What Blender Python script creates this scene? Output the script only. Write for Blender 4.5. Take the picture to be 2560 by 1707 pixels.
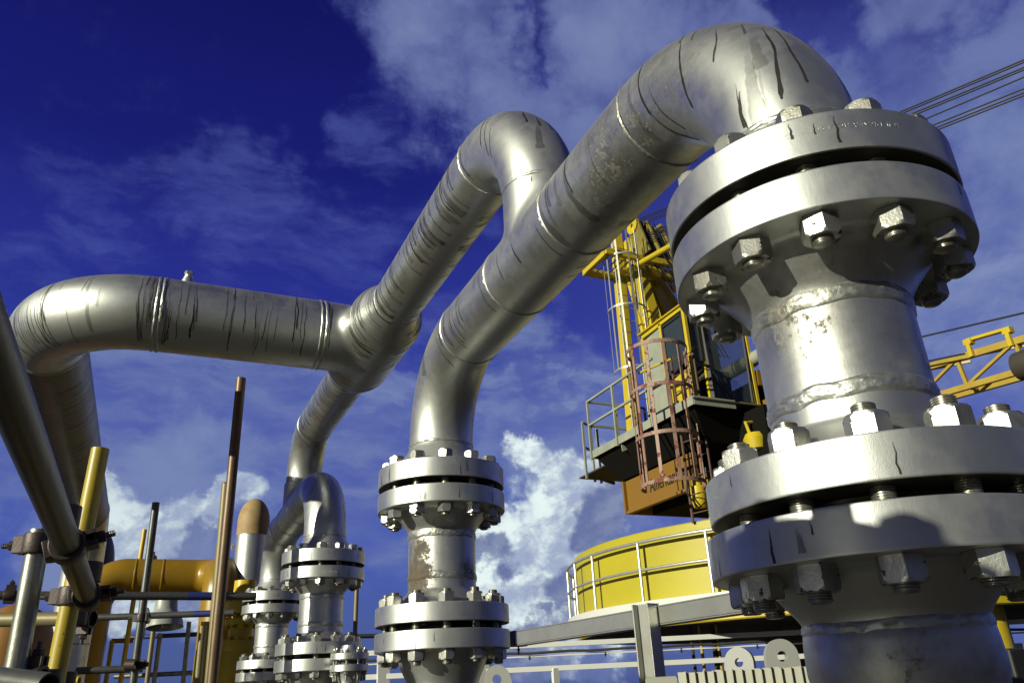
import bpy, bmesh, math, random
from mathutils import Vector, Matrix, noise
R_ = math.radians
for o in list(bpy.data.objects): bpy.data.objects.remove(o, do_unlink=True)
scene = bpy.context.scene
COL = scene.collection

# ------------------------------------------------------------------ camera (eye at the origin, X right, Y away, Z up, metres)
F_PX, PITCH, ROLL, YAW = 1939.6, 0.4184, -0.0483, 0.4354
fw = Vector((math.sin(YAW)*math.cos(PITCH), math.cos(YAW)*math.cos(PITCH), math.sin(PITCH)))
r0 = Vector((math.cos(YAW), -math.sin(YAW), 0)); u0 = r0.cross(fw)
rt = r0*math.cos(ROLL) + u0*math.sin(ROLL); up = rt.cross(fw)
cam = bpy.data.objects.new('camera', bpy.data.cameras.new('camera')); COL.objects.link(cam)
cam.matrix_world = Matrix(((rt.x, up.x, -fw.x, 0), (rt.y, up.y, -fw.y, 0), (rt.z, up.z, -fw.z, 0), (0, 0, 0, 1)))
cam.data.sensor_width = 36; cam.data.lens = F_PX/2560*36
cam.data.clip_start = 0.02; cam.data.clip_end = 20000
scene.camera = cam

# ------------------------------------------------------------------ light: low evening sun behind the left shoulder, deep blue sky
SUN_AZ, SUN_EL = 255.0, 18.0      # compass from +Y, clockwise
sdir = Vector((math.sin(R_(SUN_AZ))*math.cos(R_(SUN_EL)), math.cos(R_(SUN_AZ))*math.cos(R_(SUN_EL)), math.sin(R_(SUN_EL))))
sl = bpy.data.lights.new('sun', 'SUN'); sl.energy = 5.0; sl.angle = R_(0.55); sl.color = (1.0, .98, .77)
sun = bpy.data.objects.new('sun', sl); COL.objects.link(sun)
sun.rotation_euler = (-sdir).to_track_quat('-Z', 'Y').to_euler(); sun.location = (-20, -10, 20)
scene.view_settings.view_transform = 'Standard'; scene.view_settings.look = 'None'
scene.view_settings.gamma = 1; scene.view_settings.exposure = 0.22

class NG:
    """small node-graph helper"""
    def __init__(s, tree): s.t = tree; s.n = tree.nodes; s.l = tree.links
    def node(s, typ, **kw):
        n = s.n.new(typ)
        for k, v in kw.items(): setattr(n, k, v)
        return n
    def put(s, sock, v):
        if v is None: return
        if hasattr(v, 'is_output') or hasattr(v, 'links'): s.l.new(v, sock)
        else: sock.default_value = v
    def math(s, op, a, b=None, c=None, clamp=False):
        n = s.node('ShaderNodeMath', operation=op, use_clamp=clamp)
        s.put(n.inputs[0], a)
        if b is not None: s.put(n.inputs[1], b)
        if c is not None: s.put(n.inputs[2], c)
        return n.outputs[0]
    def mix(s, f, a, b, blend='MIX'):
        n = s.node('ShaderNodeMix', data_type='RGBA', blend_type=blend)
        s.put(n.inputs[0], f); s.put(n.inputs[6], a); s.put(n.inputs[7], b)
        return n.outputs[2]
    def noise(s, vec, scale, detail=4, rough=.55, dist=0, out=0):
        n = s.node('ShaderNodeTexNoise'); s.put(n.inputs['Vector'], vec)
        n.inputs['Scale'].default_value = scale; n.inputs['Detail'].default_value = detail
        n.inputs['Roughness'].default_value = rough; n.inputs['Distortion'].default_value = dist
        return n.outputs[out]
    def ramp(s, f, a, b, lo=0., hi=1.):
        n = s.node('ShaderNodeMapRange', interpolation_type='SMOOTHSTEP')
        s.put(n.inputs[0], f); s.put(n.inputs[1], a); s.put(n.inputs[2], b); s.put(n.inputs[3], lo); s.put(n.inputs[4], hi)
        return n.outputs[0]
    def ramp_lin(s, f, a, b):
        n = s.node('ShaderNodeMapRange'); s.put(n.inputs[0], f); n.inputs[1].default_value = a; n.inputs[2].default_value = b
        return n.outputs[0]
    def scalevec(s, vec, sc, loc=(0, 0, 0), rot=(0, 0, 0)):
        n = s.node('ShaderNodeMapping'); s.put(n.inputs[0], vec)
        n.inputs['Scale'].default_value = sc; n.inputs['Location'].default_value = loc; n.inputs['Rotation'].default_value = rot
        return n.outputs[0]
    def vmath(s, op, a, b=None):
        n = s.node('ShaderNodeVectorMath', operation=op); s.put(n.inputs[0], a)
        if b is not None: s.put(n.inputs[1], b)
        return n

# ------------------------------------------------------------------ sky
def make_world():
    w = bpy.data.worlds.new('World'); scene.world = w; w.use_nodes = True
    g = NG(w.node_tree); g.n.clear()
    sky = g.node('ShaderNodeTexSky', sky_type='NISHITA', sun_disc=False)
    sky.sun_elevation = R_(SUN_EL); sky.sun_rotation = R_(SUN_AZ)
    sky.altitude = 0; sky.air_density = 1.0; sky.dust_density = .6; sky.ozone_density = 4.0
    tc = g.node('ShaderNodeTexCoord'); d = tc.outputs['Generated']
    sep = g.node('ShaderNodeSeparateXYZ'); g.put(sep.inputs[0], d)
    x, y, z = sep.outputs
    az = g.math('ARCTAN2', x, y); el = g.math('ARCSINE', z)          # radians; azimuth is a compass angle
    # a polarised, deep indigo zenith falling to a clearer blue low down
    tint = g.mix(g.ramp(el, R_(4), R_(44)), (.42, .52, 1.0, 1), (.045, .055, .40, 1))
    blue = g.mix(1.0, sky.outputs[0], tint, 'MULTIPLY')
    def wcoord(k, scale, seed):
        """azimuth and elevation shaken by fractal noise, so cloud outlines come out ragged"""
        q = g.vmath('ADD', d, (seed, seed*.7, -seed)).outputs[0]
        n = g.node('ShaderNodeSeparateXYZ'); g.put(n.inputs[0], g.noise(q, scale, 10, .58, 0, 1))
        return (g.math('ADD', az, g.math('MULTIPLY', g.math('SUBTRACT', n.outputs[0], .5), R_(k))), g.math('ADD', el, g.math('MULTIPLY', g.math('SUBTRACT', n.outputs[1], .5), R_(k))))
    WC = [wcoord(26, 5.0, 0), wcoord(13, 11.0, 2), wcoord(40, 4.0, 5)]
    def blob(a, e, ra, re, rot=0., wc=0):
        da = g.math('SUBTRACT', WC[wc][0], R_(a)); de = g.math('SUBTRACT', WC[wc][1], R_(e))
        if rot:
            c, s_ = math.cos(R_(rot)), math.sin(R_(rot))
            u = g.math('ADD', g.math('MULTIPLY', da, c), g.math('MULTIPLY', de, s_))
            v = g.math('SUBTRACT', g.math('MULTIPLY', de, c), g.math('MULTIPLY', da, s_))
        else: u, v = da, de
        u = g.math('DIVIDE', u, R_(ra)); v = g.math('DIVIDE', v, R_(re))
        q = g.math('ADD', g.math('MULTIPLY', u, u), g.math('MULTIPLY', v, v))
        return g.ramp(q, 1.0, 0.0)
    def union(*b):
        r = b[0]
        for k in b[1:]: r = g.math('MAXIMUM', r, k)
        return r
    rmp = g.node('ShaderNodeValToRGB'); cr = rmp.color_ramp; cr.interpolation = 'EASE'
    stops = [(-2, (.62, .80, 2.4)), (3, (.75, .98, 3.2)), (9, (.72, .98, 4.6)), (18, (.50, .66, 4.3)), (27, (.25, .30, 3.0)), (37, (.12, .135, 1.85)), (50, (.075, .08, 1.2)), (75, (.05, .055, .8))]
    while len(cr.elements) < len(stops): cr.elements.new(.5)
    for e_, (a_, c_) in zip(cr.elements, stops): e_.position = (a_+2)/80; e_.color = (c_[0]/5, c_[1]/5, c_[2]/5, 1)
    g.put(rmp.inputs[0], g.ramp_lin(el, R_(-2), R_(78)))
    grad = g.vmath('MULTIPLY', rmp.outputs[0], (5, 5, 5)).outputs[0]
    col = g.mix(.85, blue, grad)
    # brighter toward the right of the place
    col = g.mix(g.math('MULTIPLY', g.math('MULTIPLY', g.ramp(az, R_(12), R_(60)), g.ramp(el, R_(60), R_(20))), .45), col, (1.0, 1.2, 4.6, 1))
    dn = g.noise(d, 2.6, 6, .6, 0, 1)
    def warp(k): return g.vmath('ADD', d, g.vmath('MULTIPLY', g.vmath('SUBTRACT', dn, (.5, .5, .5)).outputs[0], (k, k, k)).outputs[0]).outputs[0]
    dw = warp(.10)
    soft = g.noise(g.scalevec(dw, (1, 1, 1.1)), 3.6, 12, .62)
    puff = g.noise(g.scalevec(dw, (1, 1, 1.3)), 9.0, 12, .60)
    wisp = g.noise(g.scalevec(dw, (1.0, 1.0, 3.2), rot=(0, R_(16), 0)), 5.5, 12, .66, .12)
    wisp2 = g.noise(g.scalevec(dw, (1.2, 1.2, 5.0), rot=(R_(6), R_(-12), 0)), 5.0, 12, .62, .12)
    big = g.noise(g.scalevec(d, (1, 1, 1.25)), 7.5, 3, .45)
    d2 = g.vmath('ADD', d, (-.035, .006, .030)).outputs[0]
    bigb = g.noise(g.scalevec(d2, (1, 1, 1.25)), 7.5, 3, .45)
    fin = g.noise(g.scalevec(warp(.08), (1, 1, 1.2)), 20.0, 11, .60)
    d3 = g.vmath('ADD', warp(.08), (-.007, .002, .008)).outputs[0]
    finb = g.noise(g.scalevec(d3, (1, 1, 1.2)), 20.0, 11, .60)
    n3 = g.noise(g.scalevec(warp(.12), (1, 1, 1.5), loc=(3, 1, 2)), 9.0, 9, .58)
    def over(col, f, c): return g.mix(f, col, (*c, 1))
    def layer(col, field, m, k, lo, hi, amount, c, edge=.3):
        f = g.math('MULTIPLY', g.ramp(g.math('ADD', field, g.math('MULTIPLY', m, k)), lo, hi), g.ramp(m, 0, edge))
        return over(col, g.math('MULTIPLY', f, amount), c)
    # broad soft cloud high up the middle, a gap, then its ragged right-hand part
    m1 = union(blob(16.5, 48, 9, 11, 50), blob(21.5, 44, 8, 10), blob(24, 49, 8, 6))
    m2 = union(blob(36.5, 46, 9, 7), blob(44, 45, 8, 6), blob(34, 42, 6, 5))
    mA = union(m1, m2)
    mix1 = g.math('ADD', g.math('MULTIPLY', soft, .55), g.math('MULTIPLY', puff, .45))
    col = layer(col, mix1, union(mA, blob(29, 41, 14, 10), blob(55, 40, 12, 9, 30)), .22, .42, .84, .55, (.60, .72, 3.4), .6)
    col = layer(col, mix1, mA, .28, .54, .92, .85, (1.55, 1.75, 4.3), .7)
    col = layer(col, mix1, mA, .22, .62, .92, .70, (2.5, 2.8, 5.0), .8)
    m = union(blob(54, 38, 7, 5, 30), blob(30, 40, 8, 7), blob(49, 41, 7, 5), blob(64, 45, 9, 6), blob(68, 37, 7, 6), blob(25, 37, 7, 5))
    col = layer(col, mix1, m, .26, .50, .82, .85, (1.8, 2.05, 4.5), .7)
    # thin wisps across the left and centre
    m = union(blob(5, 32, 9, 6, -25), blob(12, 40, 6, 4, -30), blob(-9, 26, 10, 5), blob(12, 28, 14, 8), blob(-4, 33, 9, 6), blob(14, 34, 8, 7))
    col = layer(col, wisp, m, .12, .50, .86, .62, (.95, 1.15, 4.3), .8)
    m = union(blob(2, 17, 18, 8), blob(16, 18, 16, 9), blob(26, 18, 13, 9), blob(-8, 14, 11, 9), blob(0, 12, 16, 8))
    mixw = g.math('ADD', g.math('MULTIPLY', wisp, .5), g.math('MULTIPLY', wisp2, .5))
    col = layer(col, mixw, m, .18, .40, .80, .85, (1.5, 1.8, 4.5), .8)
    col = layer(col, wisp2, m, .12, .56, .84, .5, (2.4, 2.75, 5.0), .8)
    col = layer(col, wisp2, union(blob(30, 20.8, 6, 1.6), blob(16.5, 20.5, 6, 3.0, 20), blob(23, 18, 4, 3)), .26, .52, .86, .6, (2.6, 3.0, 5.3), .8)
    # hazy veil filling the right-hand side
    m = union(blob(62, 24, 22, 26), blob(50, 14, 18, 17))
    col = layer(col, mix1, m, .30, .50, .98, .9, (1.8, 2.15, 4.8), .7)
    col = layer(col, mix1, blob(59, 24, 16, 16), .20, .52, .82, .6, (2.6, 3.0, 5.3), .7)
    col = layer(col, wisp, blob(59, 22, 8, 5, 20), .20, .56, .90, .6, (3.2, 3.6, 5.8), .8)
    # cumulus: ragged dense outline, modelling from the side the sun is on
    def cumulus(col, m, lo, hi, strength, litc, midc, darkc, dark):
        s0 = g.math('ADD', g.math('MULTIPLY', g.math('SUBTRACT', fin, .5), .55), m)
        f = g.math('POWER', g.ramp(s0, lo, hi), 1.15)
        r1 = g.math('MULTIPLY', g.math('SUBTRACT', big, bigb), 2.0); r2 = g.math('MULTIPLY', g.math('SUBTRACT', fin, finb), 2.2)
        relief = g.ramp(g.math('ADD', r1, r2), -.42, .42)
        thick = g.ramp(s0, lo+.05, lo+.75)
        c = g.mix(g.math('MULTIPLY', g.math('ADD', .2, g.math('MULTIPLY', relief, 1.0)), thick, None, True), (*midc, 1), (*litc, 1))
        dk = g.math('MULTIPLY', g.ramp(g.math('ADD', g.math('MULTIPLY', g.math('SUBTRACT', n3, .5), 1.5), dark), .05, .95), .80)
        c = g.mix(dk, c, (*darkc, 1))
        return g.mix(g.math('MULTIPLY', f, strength), col, c)
    m = union(blob(28, 13, 9, 6), blob(26, 8, 11, 8), blob(34, 13, 10, 6))
    col = layer(col, puff, m, .24, .44, .86, .85, (2.0, 2.4, 5.0), .8)
    m = union(blob(27.8, 12.0, 5.0, 5.0, 0, 1), blob(29.5, 9.2, 5.4, 5, 0, 1), blob(25.0, 7.6, 5.2, 4.8, 0, 1), blob(22.0, 5.4, 6.5, 4.6, 0, 1), blob(22.8, 8.6, 4.6, 3.6, 0, 1), blob(31.5, 7.5, 6, 4, 0, 1), blob(26.5, 4.5, 7, 3.8, 0, 1), blob(32, 13.4, 6, 3.4, 0, 1), blob(26, 15.2, 3.4, 2.6, 0, 1))
    dark = union(blob(31.2, 11.0, 3.6, 2.8, 0, 1), blob(27.9, 6.0, 3.2, 2.6, 0, 1), blob(25.2, 3.0, 4, 1.8, 0, 1), blob(22.5, 8.2, 2.6, 2.0, 0, 1))
    col = cumulus(col, m, .02, .95, .97, (9.8, 10.0, 10.2), (2.9, 3.2, 5.6), (.95, 1.15, 3.3), dark)
    m = union(blob(0, 12, 9, 6), blob(-1, 8, 11, 6))
    col = layer(col, puff, m, .24, .42, .86, .85, (2.3, 2.7, 5.1), .8)
    m = union(blob(-1.8, 10.2, 5.2, 4.2, 0, 1), blob(1.2, 11.4, 4.6, 3.4, 0, 1), blob(3.0, 12.6, 3.0, 1.8, 0, 1), blob(-.5, 7.5, 6.5, 3.4, 0, 1), blob(2.5, 6.6, 4, 2.4, 0, 1))
    dark = union(blob(1.9, 9.0, 3.0, 2.4, 0, 1), blob(-3.5, 6.2, 4, 2.0, 0, 1), blob(3.5, 7.2, 2.6, 1.6, 0, 1))
    col = cumulus(col, m, .02, 1.15, .95, (8.6, 8.9, 9.2), (3.1, 3.4, 5.7), (1.3, 1.55, 3.8), dark)
    col = g.vmath('MULTIPLY', col, (.95, 1.04, 1.0)).outputs[0]
    col = g.vmath('MULTIPLY', col, (.76, .78, .78)).outputs[0]
    # the half of the sky behind the camera, round the low sun: thin grey cloud
    ba = g.math('ABSOLUTE', g.math('SUBTRACT', az, R_(25)))
    f = g.math('MULTIPLY', g.ramp(ba, R_(55), R_(95)), g.ramp(el, R_(75), R_(50)))
    bc = g.mix(g.ramp(soft, .40, .65), (.24, .29, .62, 1), (.62, .68, .98, 1))
    col = g.mix(g.math('MULTIPLY', f, .9), col, bc)
    bg = g.node('ShaderNodeBackground'); g.put(bg.inputs[0], col); bg.inputs[1].default_value = 0.10
    out = g.node('ShaderNodeOutputWorld'); g.l.new(bg.outputs[0], out.inputs[0])

make_world()

# ------------------------------------------------------------------ materials
def new_mat(name):
    m = bpy.data.materials.new(name); m.use_nodes = True
    g = NG(m.node_tree); b = g.n['Principled BSDF']
    return m, g, b
def objco(g): return g.node('ShaderNodeTexCoord').outputs['Object']
def bump(g, b, h, strength=.3, dist=.002):
    n = g.node('ShaderNodeBump'); g.put(n.inputs['Height'], h)
    n.inputs['Strength'].default_value = strength; n.inputs['Distance'].default_value = dist
    g.l.new(n.outputs[0], b.inputs['Normal'])

def silver(name, base=(.60, .61, .59), metal=.985, rough=.425, grime=.15, grain=420, bumpd=.0006, bs=.35):
    """aluminium paint: metallic flake, brush marks, brown grime, rust where the 'rust' attribute says"""
    m, g, b = new_mat(name); co = objco(g)
    big = g.noise(co, 6, 5, .6); mid = g.noise(co, 28, 6, .62); fine = g.noise(co, grain, 3, .6)
    dirt = g.math('MULTIPLY', g.ramp(g.math('ADD', big, g.math('MULTIPLY', mid, .45)), .62, .98), grime)
    c = g.mix(g.ramp(mid, .3, .75, 0, .35), (*base, 1), (base[0]*.82, base[1]*.82, base[2]*.80, 1))
    c = g.mix(dirt, c, (.10, .085, .055, 1))
    at = g.node('ShaderNodeAttribute', attribute_name='rust').outputs['Fac']
    rn = g.noise(co, 55, 8, .68); rn2 = g.noise(co, 16, 6, .65)
    rbase = g.math('ADD', g.math('MULTIPLY', at, .62), g.math('MULTIPLY', g.math('ADD', rn, rn2), .5))
    stain = g.math('MULTIPLY', g.ramp(rbase, .62, 1.15), g.ramp(at, 0, .25, 0, .62))
    rr = g.math('MULTIPLY', g.ramp(g.math('ADD', rbase, g.math('MULTIPLY', g.math('SUBTRACT', g.noise(co, 150, 6, .7), .5), .55)), .90, 1.08), g.ramp(at, 0, .2))
    c = g.mix(stain, c, (.10, .075, .03, 1))
    rc = g.mix(g.ramp(rn, .35, .65), (.075, .042, .012, 1), (.014, .009, .005, 1))
    c = g.mix(g.math('MULTIPLY', rr, .80), c, rc)
    speck = g.ramp(g.noise(co, 260, 2, .5), .73, .78)
    c = g.mix(g.math('MULTIPLY', speck, g.ramp(mid, .55, .7)), c, (.03, .025, .02, 1))
    g.put(b.inputs['Base Color'], c)
    g.put(b.inputs['Metallic'], g.math('MULTIPLY', g.math('SUBTRACT', 1, g.math('MAXIMUM', rr, dirt)), metal))
    g.put(b.inputs['Roughness'], g.math('ADD', g.math('ADD', rough-.06, g.math('MULTIPLY', mid, .14)), g.math('MULTIPLY', rr, .35)))
    h = g.math('ADD', g.math('MULTIPLY', fine, .5), g.math('ADD', g.math('MULTIPLY', g.noise(g.scalevec(co, (1, 1, .35)), 120, 4, .6), .7), g.math('MULTIPLY', rr, .35)))
    bump(g, b, h, bs, bumpd)
    return m
M = {}
M['silver'] = silver('aluminium_paint')
M['dirty'] = silver('aluminium_paint_grimy', base=(.22, .21, .18), metal=.97, rough=.44, grime=.6, grain=300, bumpd=.0006, bs=.35)
M['spool'] = silver('aluminium_paint_spool', base=(.58, .59, .575), metal=.98, rough=.43, grime=.20, grain=700, bumpd=.0006, bs=.4)
M['far_silver'] = silver('aluminium_paint_dull', base=(.56, .57, .55), grime=.2, grain=150, bumpd=.001, bs=.3)
M['weld'] = silver('aluminium_paint_weld', base=(.52, .53, .505), rough=.44, grime=.3, grain=300, bumpd=.0012, bs=.5)
def nut_mat():
    m, g, b = new_mat('nut_paint'); co = objco(g)
    rnd = g.node('ShaderNodeObjectInfo').outputs['Random']
    off = g.vmath('ADD', co, rnd).outputs[0]
    n = g.noise(off, 90, 6, .66); n2 = g.noise(off, 38, 4, .6)
    pt = g.ramp(g.node('ShaderNodeNewGeometry').outputs['Pointiness'], .50, .58, 0, .16)
    chip = g.ramp(g.math('ADD', g.math('ADD', n, pt), g.math('MULTIPLY', n2, .8)), 1.10, 1.15)
    tone = g.mix(rnd, (.30, .30, .275, 1), (.50, .50, .47, 1))
    tone = g.mix(g.ramp(g.noise(off, 22, 5, .6), .45, .75, 0, .6), tone, (.20, .17, .12, 1))
    c = g.mix(chip, tone, (.035, .027, .02, 1))
    g.put(b.inputs['Base Color'], c)
    g.put(b.inputs['Metallic'], g.math('MULTIPLY', g.math('SUBTRACT', 1, chip), .85))
    g.put(b.inputs['Roughness'], g.math('ADD', .36, g.math('MULTIPLY', chip, .4)))
    bump(g, b, g.math('SUBTRACT', g.math('MULTIPLY', g.noise(off, 300, 3), .5), chip), .5, .0012)
    return m
M['nut'] = nut_mat()
def plain(name, base, rough=.5, metal=0., var=.25, scale=14, dark=None, chips=0., chipcol=(.05, .025, .012), bumpd=.0008, spec=.5, grain=180):
    """paint or bare metal with mottled wear and optional chipping to rust"""
    m, g, b = new_mat(name); co = objco(g)
    n = g.noise(co, scale, 6, .62); n2 = g.noise(co, scale*4.3, 5, .6)
    dk = dark or tuple(v*.55 for v in base)
    c = g.mix(g.math('MULTIPLY', g.ramp(n, .35, .75), var), (*base, 1), (*dk, 1))
    r = rough
    if chips:
        ch = g.ramp(g.math('ADD', g.math('MULTIPLY', n2, .6), g.math('MULTIPLY', g.noise(co, scale*1.7, 5, .6), .5)), .86-.36*chips, .90-.36*chips)
        c = g.mix(ch, c, (*chipcol, 1)); r = g.math('ADD', rough, g.math('MULTIPLY', ch, .25))
    g.put(b.inputs['Base Color'], c); g.put(b.inputs['Roughness'], r); b.inputs['Metallic'].default_value = metal
    b.inputs['Specular IOR Level'].default_value = spec
    bump(g, b, g.noise(co, grain, 3, .6), .35, bumpd)
    return m
M['stud'] = plain('stud_steel', (.36, .35, .30), .34, .8, .5, 60, (.12, .1, .07))
M['grease'] = plain('greasy_flange_face', (.045, .042, .036), .5, .3, .5, 20)
M['gasket'] = plain('gasket', (.05, .05, .05), .7)
M['drip'] = None
def drip_mat():
    m, g, b = new_mat('drip_stain'); co = objco(g)
    n = g.noise(co, 60, 5, .65)
    g.put(b.inputs['Base Color'], g.mix(n, (.006, .005, .006, 1), (.03, .024, .018, 1)))
    b.inputs['Roughness'].default_value = .45
    at = g.node('ShaderNodeAttribute', attribute_name='fade').outputs['Fac']
    g.put(b.inputs['Alpha'], g.math('MULTIPLY', at, g.ramp(g.noise(co, 130, 4, .7), .24, .46), None, True))
    return m
M['drip'] = drip_mat()

# ------------------------------------------------------------------ mesh builder
class MB:
    def __init__(s): s.v = []; s.f = []; s.mi = []; s.sm = []; s.rust = {}; s.fade = {}
    def add(s, vs, fs, mi=0, smooth=True):
        o = len(s.v); s.v.extend(Vector(v) for v in vs)
        for f in fs: s.f.append(tuple(i+o for i in f)); s.mi.append(mi); s.sm.append(smooth)
        return o
    def sweep(s, pts, rad, n=24, cap=True, mi=0, closed=False, phase=0.):
        pts = [Vector(p) for p in pts]; L = len(pts)
        rs = rad if isinstance(rad, (list, tuple)) else [rad]*L
        T = []
        for i in range(L):
            if closed: t = pts[(i+1) % L]-pts[i-1]
            else: t = pts[min(i+1, L-1)]-pts[max(i-1, 0)]
            T.append(t.normalized())
        ref = Vector((0, 0, 1)) if abs(T[0].z) < .9 else Vector((0, 1, 0))
        N = (ref-T[0]*ref.dot(T[0])).normalized(); vs = []
        for i in range(L):
            if i: N = (T[i-1].rotation_difference(T[i]) @ N); N = (N-T[i]*N.dot(T[i])).normalized()
            B = T[i].cross(N)
            for k in range(n):
                a = 2*math.pi*k/n+phase
                vs.append(pts[i]+(N*math.cos(a)+B*math.sin(a))*rs[i])
        fs = []
        for i in range(L if closed else L-1):
            j = (i+1) % L
            for k in range(n): fs.append((i*n+k, i*n+(k+1) % n, j*n+(k+1) % n, j*n+k))
        o = s.add(vs, fs, mi, True)
        if cap and not closed:
            s.f.append(tuple(o+k for k in range(n))[::-1]); s.mi.append(mi); s.sm.append(False)
            s.f.append(tuple(o+(L-1)*n+k for k in range(n))); s.mi.append(mi); s.sm.append(False)
        return o
    def lathe(s, prof, n=64, o=(0, 0, 0), axis=(0, 0, 1), mi=0, smooth=True, jitter=0., phase=0.):
        """profile of (radius, height) turned round an axis through o"""
        A = Vector(axis).normalized(); O = Vector(o)
        X = (Vector((1, 0, 0)) if abs(A.x) < .9 else Vector((0, 1, 0))); X = (X-A*X.dot(A)).normalized(); Y = A.cross(X)
        vs = []
        for r, h in prof:
            for k in range(n):
                a = 2*math.pi*k/n+phase
                vs.append(O+A*h+(X*math.cos(a)+Y*math.sin(a))*r)
        fs = []
        for i in range(len(prof)-1):
            for k in range(n): fs.append((i*n+k, i*n+(k+1) % n, (i+1)*n+(k+1) % n, (i+1)*n+k))
        s.lastfaces = (len(s.f), n)
        return s.add(vs, fs, mi, smooth)
    def grease(s, rings, mi=1):
        f0, n = s.lastfaces
        for k in range(f0, f0+rings*n): s.mi[k] = mi
    def box(s, c, size, mi=0, rot=None):
        c = Vector(c); hx, hy, hz = (q/2 for q in size)
        vs = [Vector((x*hx, y*hy, z*hz)) for z in (-1, 1) for y in (-1, 1) for x in (-1, 1)]
        if rot is not None: vs = [rot @ v for v in vs]
        s.add([c+v for v in vs], [(0, 2, 3, 1), (4, 5, 7, 6), (0, 1, 5, 4), (2, 6, 7, 3), (0, 4, 6, 2), (1, 3, 7, 5)], mi, False)
    def bar(s, p, q, w, h, upv=(0, 0, 1), mi=0):
        """rectangular bar from p to q: w across, h along upv"""
        p, q = Vector(p), Vector(q); t = (q-p); L = t.length; t.normalize()
        U = Vector(upv); U = (U-t*U.dot(t))
        if U.length < 1e-4: U = Vector((0, 1, 0)); U = U-t*U.dot(t)
        U.normalize(); S = t.cross(U)
        s.box((p+q)/2, (w, L, h), mi, Matrix((S, t, U)).transposed())
    def prism(s, poly, ext, mi=0):
        """flat polygon (3-D points) given thickness along ext"""
        n = len(poly); e = Vector(ext); a = [Vector(p) for p in poly]; b = [p+e for p in a]
        s.add(a+b, [tuple(range(n))[::-1], tuple(range(n, 2*n))]+[(i, (i+1) % n, n+(i+1) % n, n+i) for i in range(n)], mi, False)
    def build(s, name, mats, parent=None, origin=None, bevel=0., angle=35):
        me = bpy.data.meshes.new(name)
        org = Vector(origin) if origin is not None else (Vector((0, 0, 0)) if parent is None else None)
        off = parent.matrix_world.translation.copy() if parent is not None and not getattr(s, 'local', False) else Vector((0, 0, 0))
        if parent is not None and parent.parent is not None and not getattr(s, 'local', False): off = ROOTLOC(parent)
        if parent is None and origin is not None: off = org
        me.from_pydata([v-off for v in s.v], [], s.f)
        if not isinstance(mats, (list, tuple)): mats = [mats]
        for m in mats: me.materials.append(m)
        me.polygons.foreach_set('material_index', s.mi); me.polygons.foreach_set('use_smooth', s.sm)
        if s.rust:
            at = me.attributes.new('rust', 'FLOAT', 'POINT')
            for i, v in s.rust.items(): at.data[i].value = v
        if s.fade:
            at = me.attributes.new('fade', 'FLOAT', 'POINT')
            for i, v in s.fade.items(): at.data[i].value = v
        bm = bmesh.new(); bm.from_mesh(me); bmesh.ops.recalc_face_normals(bm, faces=bm.faces[:]); bm.to_mesh(me); bm.free()
        me.set_sharp_from_angle(angle=R_(angle))
        o = bpy.data.objects.new(name, me); COL.objects.link(o)
        if parent is not None: o.parent = parent
        elif origin is not None: o.location = org
        if bevel:
            b = o.modifiers.new('bevel', 'BEVEL'); b.width = bevel; b.segments = 2; b.limit_method = 'ANGLE'; b.angle_limit = R_(40); b.harden_normals = False
        return o
    def paint_rust(s, spots):
        for i, v in enumerate(s.v):
            a = 0
            for c, r, k in spots:
                q = (v-Vector(c)).length/r
                if q < 1: a = max(a, k*(1-q*q))
            if a > 0: s.rust[i] = a
def ROOTLOC(o):
    p = o; t = Vector((0, 0, 0))
    while p is not None: t += p.location; p = p.parent
    return t
def tag(o, label=None, cat=None, group=None, kind=None):
    if label: o['label'] = label
    if cat: o['category'] = cat
    if group: o['group'] = group
    if kind: o['kind'] = kind
    return o
def thing(name, label, cat, loc=(0, 0, 0), group=None):
    o = bpy.data.objects.new(name, None); COL.objects.link(o); o.location = loc; o.empty_display_size = .1
    o.matrix_world = Matrix.Translation(Vector(loc))
    return tag(o, label, cat, group)
def copy_tree(o, parent=None):
    c = o.copy(); COL.objects.link(c)
    if parent is not None: c.parent = parent
    for ch in o.children: copy_tree(ch, c)
    return c
def at(px, py, H):
    """point seen at photo pixel (px,py), H metres away along the ground"""
    d = rt*((px-1280)/F_PX)-up*((py-853.5)/F_PX)+fw
    return d*(H/math.hypot(d.x, d.y))
def arc(c, a, b, r, a0, a1, n):
    """points c + r*(a cos t + b sin t)"""
    c, a, b = Vector(c), Vector(a), Vector(b)
    return [c+a*(r*math.cos(a0+(a1-a0)*i/n))+b*(r*math.sin(a0+(a1-a0)*i/n)) for i in range(n+1)]
PI = math.pi
random.seed(7)

# ------------------------------------------------------------------ setting: deck and sea
def deck_mat():
    m, g, b = new_mat('deck_plate'); co = objco(g)
    n = g.noise(co, 1.3, 6, .6)
    g.put(b.inputs['Base Color'], g.mix(n, (.014, .012, .009, 1), (.032, .027, .018, 1)))
    b.inputs['Roughness'].default_value = .7
    bump(g, b, g.noise(co, 60, 3), .3, .004); return m
M['deck'] = deck_mat()
def sea_mat():
    m, g, b = new_mat('sea_water'); co = objco(g)
    g.put(b.inputs['Base Color'], (.008, .014, .03, 1)); b.inputs['Roughness'].default_value = .35; b.inputs['Specular IOR Level'].default_value = .2
    bump(g, b, g.noise(co, .15, 6, .6), .8, 1.0); return m
mb = MB(); mb.box((8, 9, -1.65), (60, 50, .1)); d_ = mb.build('deck', M['deck']); tag(d_, kind='structure')
mb = MB(); n = 48
mb.add([(9000*math.cos(2*PI*k/n), 9000*math.sin(2*PI*k/n), -26) for k in range(n)], [tuple(range(n))], 0, False)
tag(mb.build('sea', sea_mat()), kind='structure')

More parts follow.
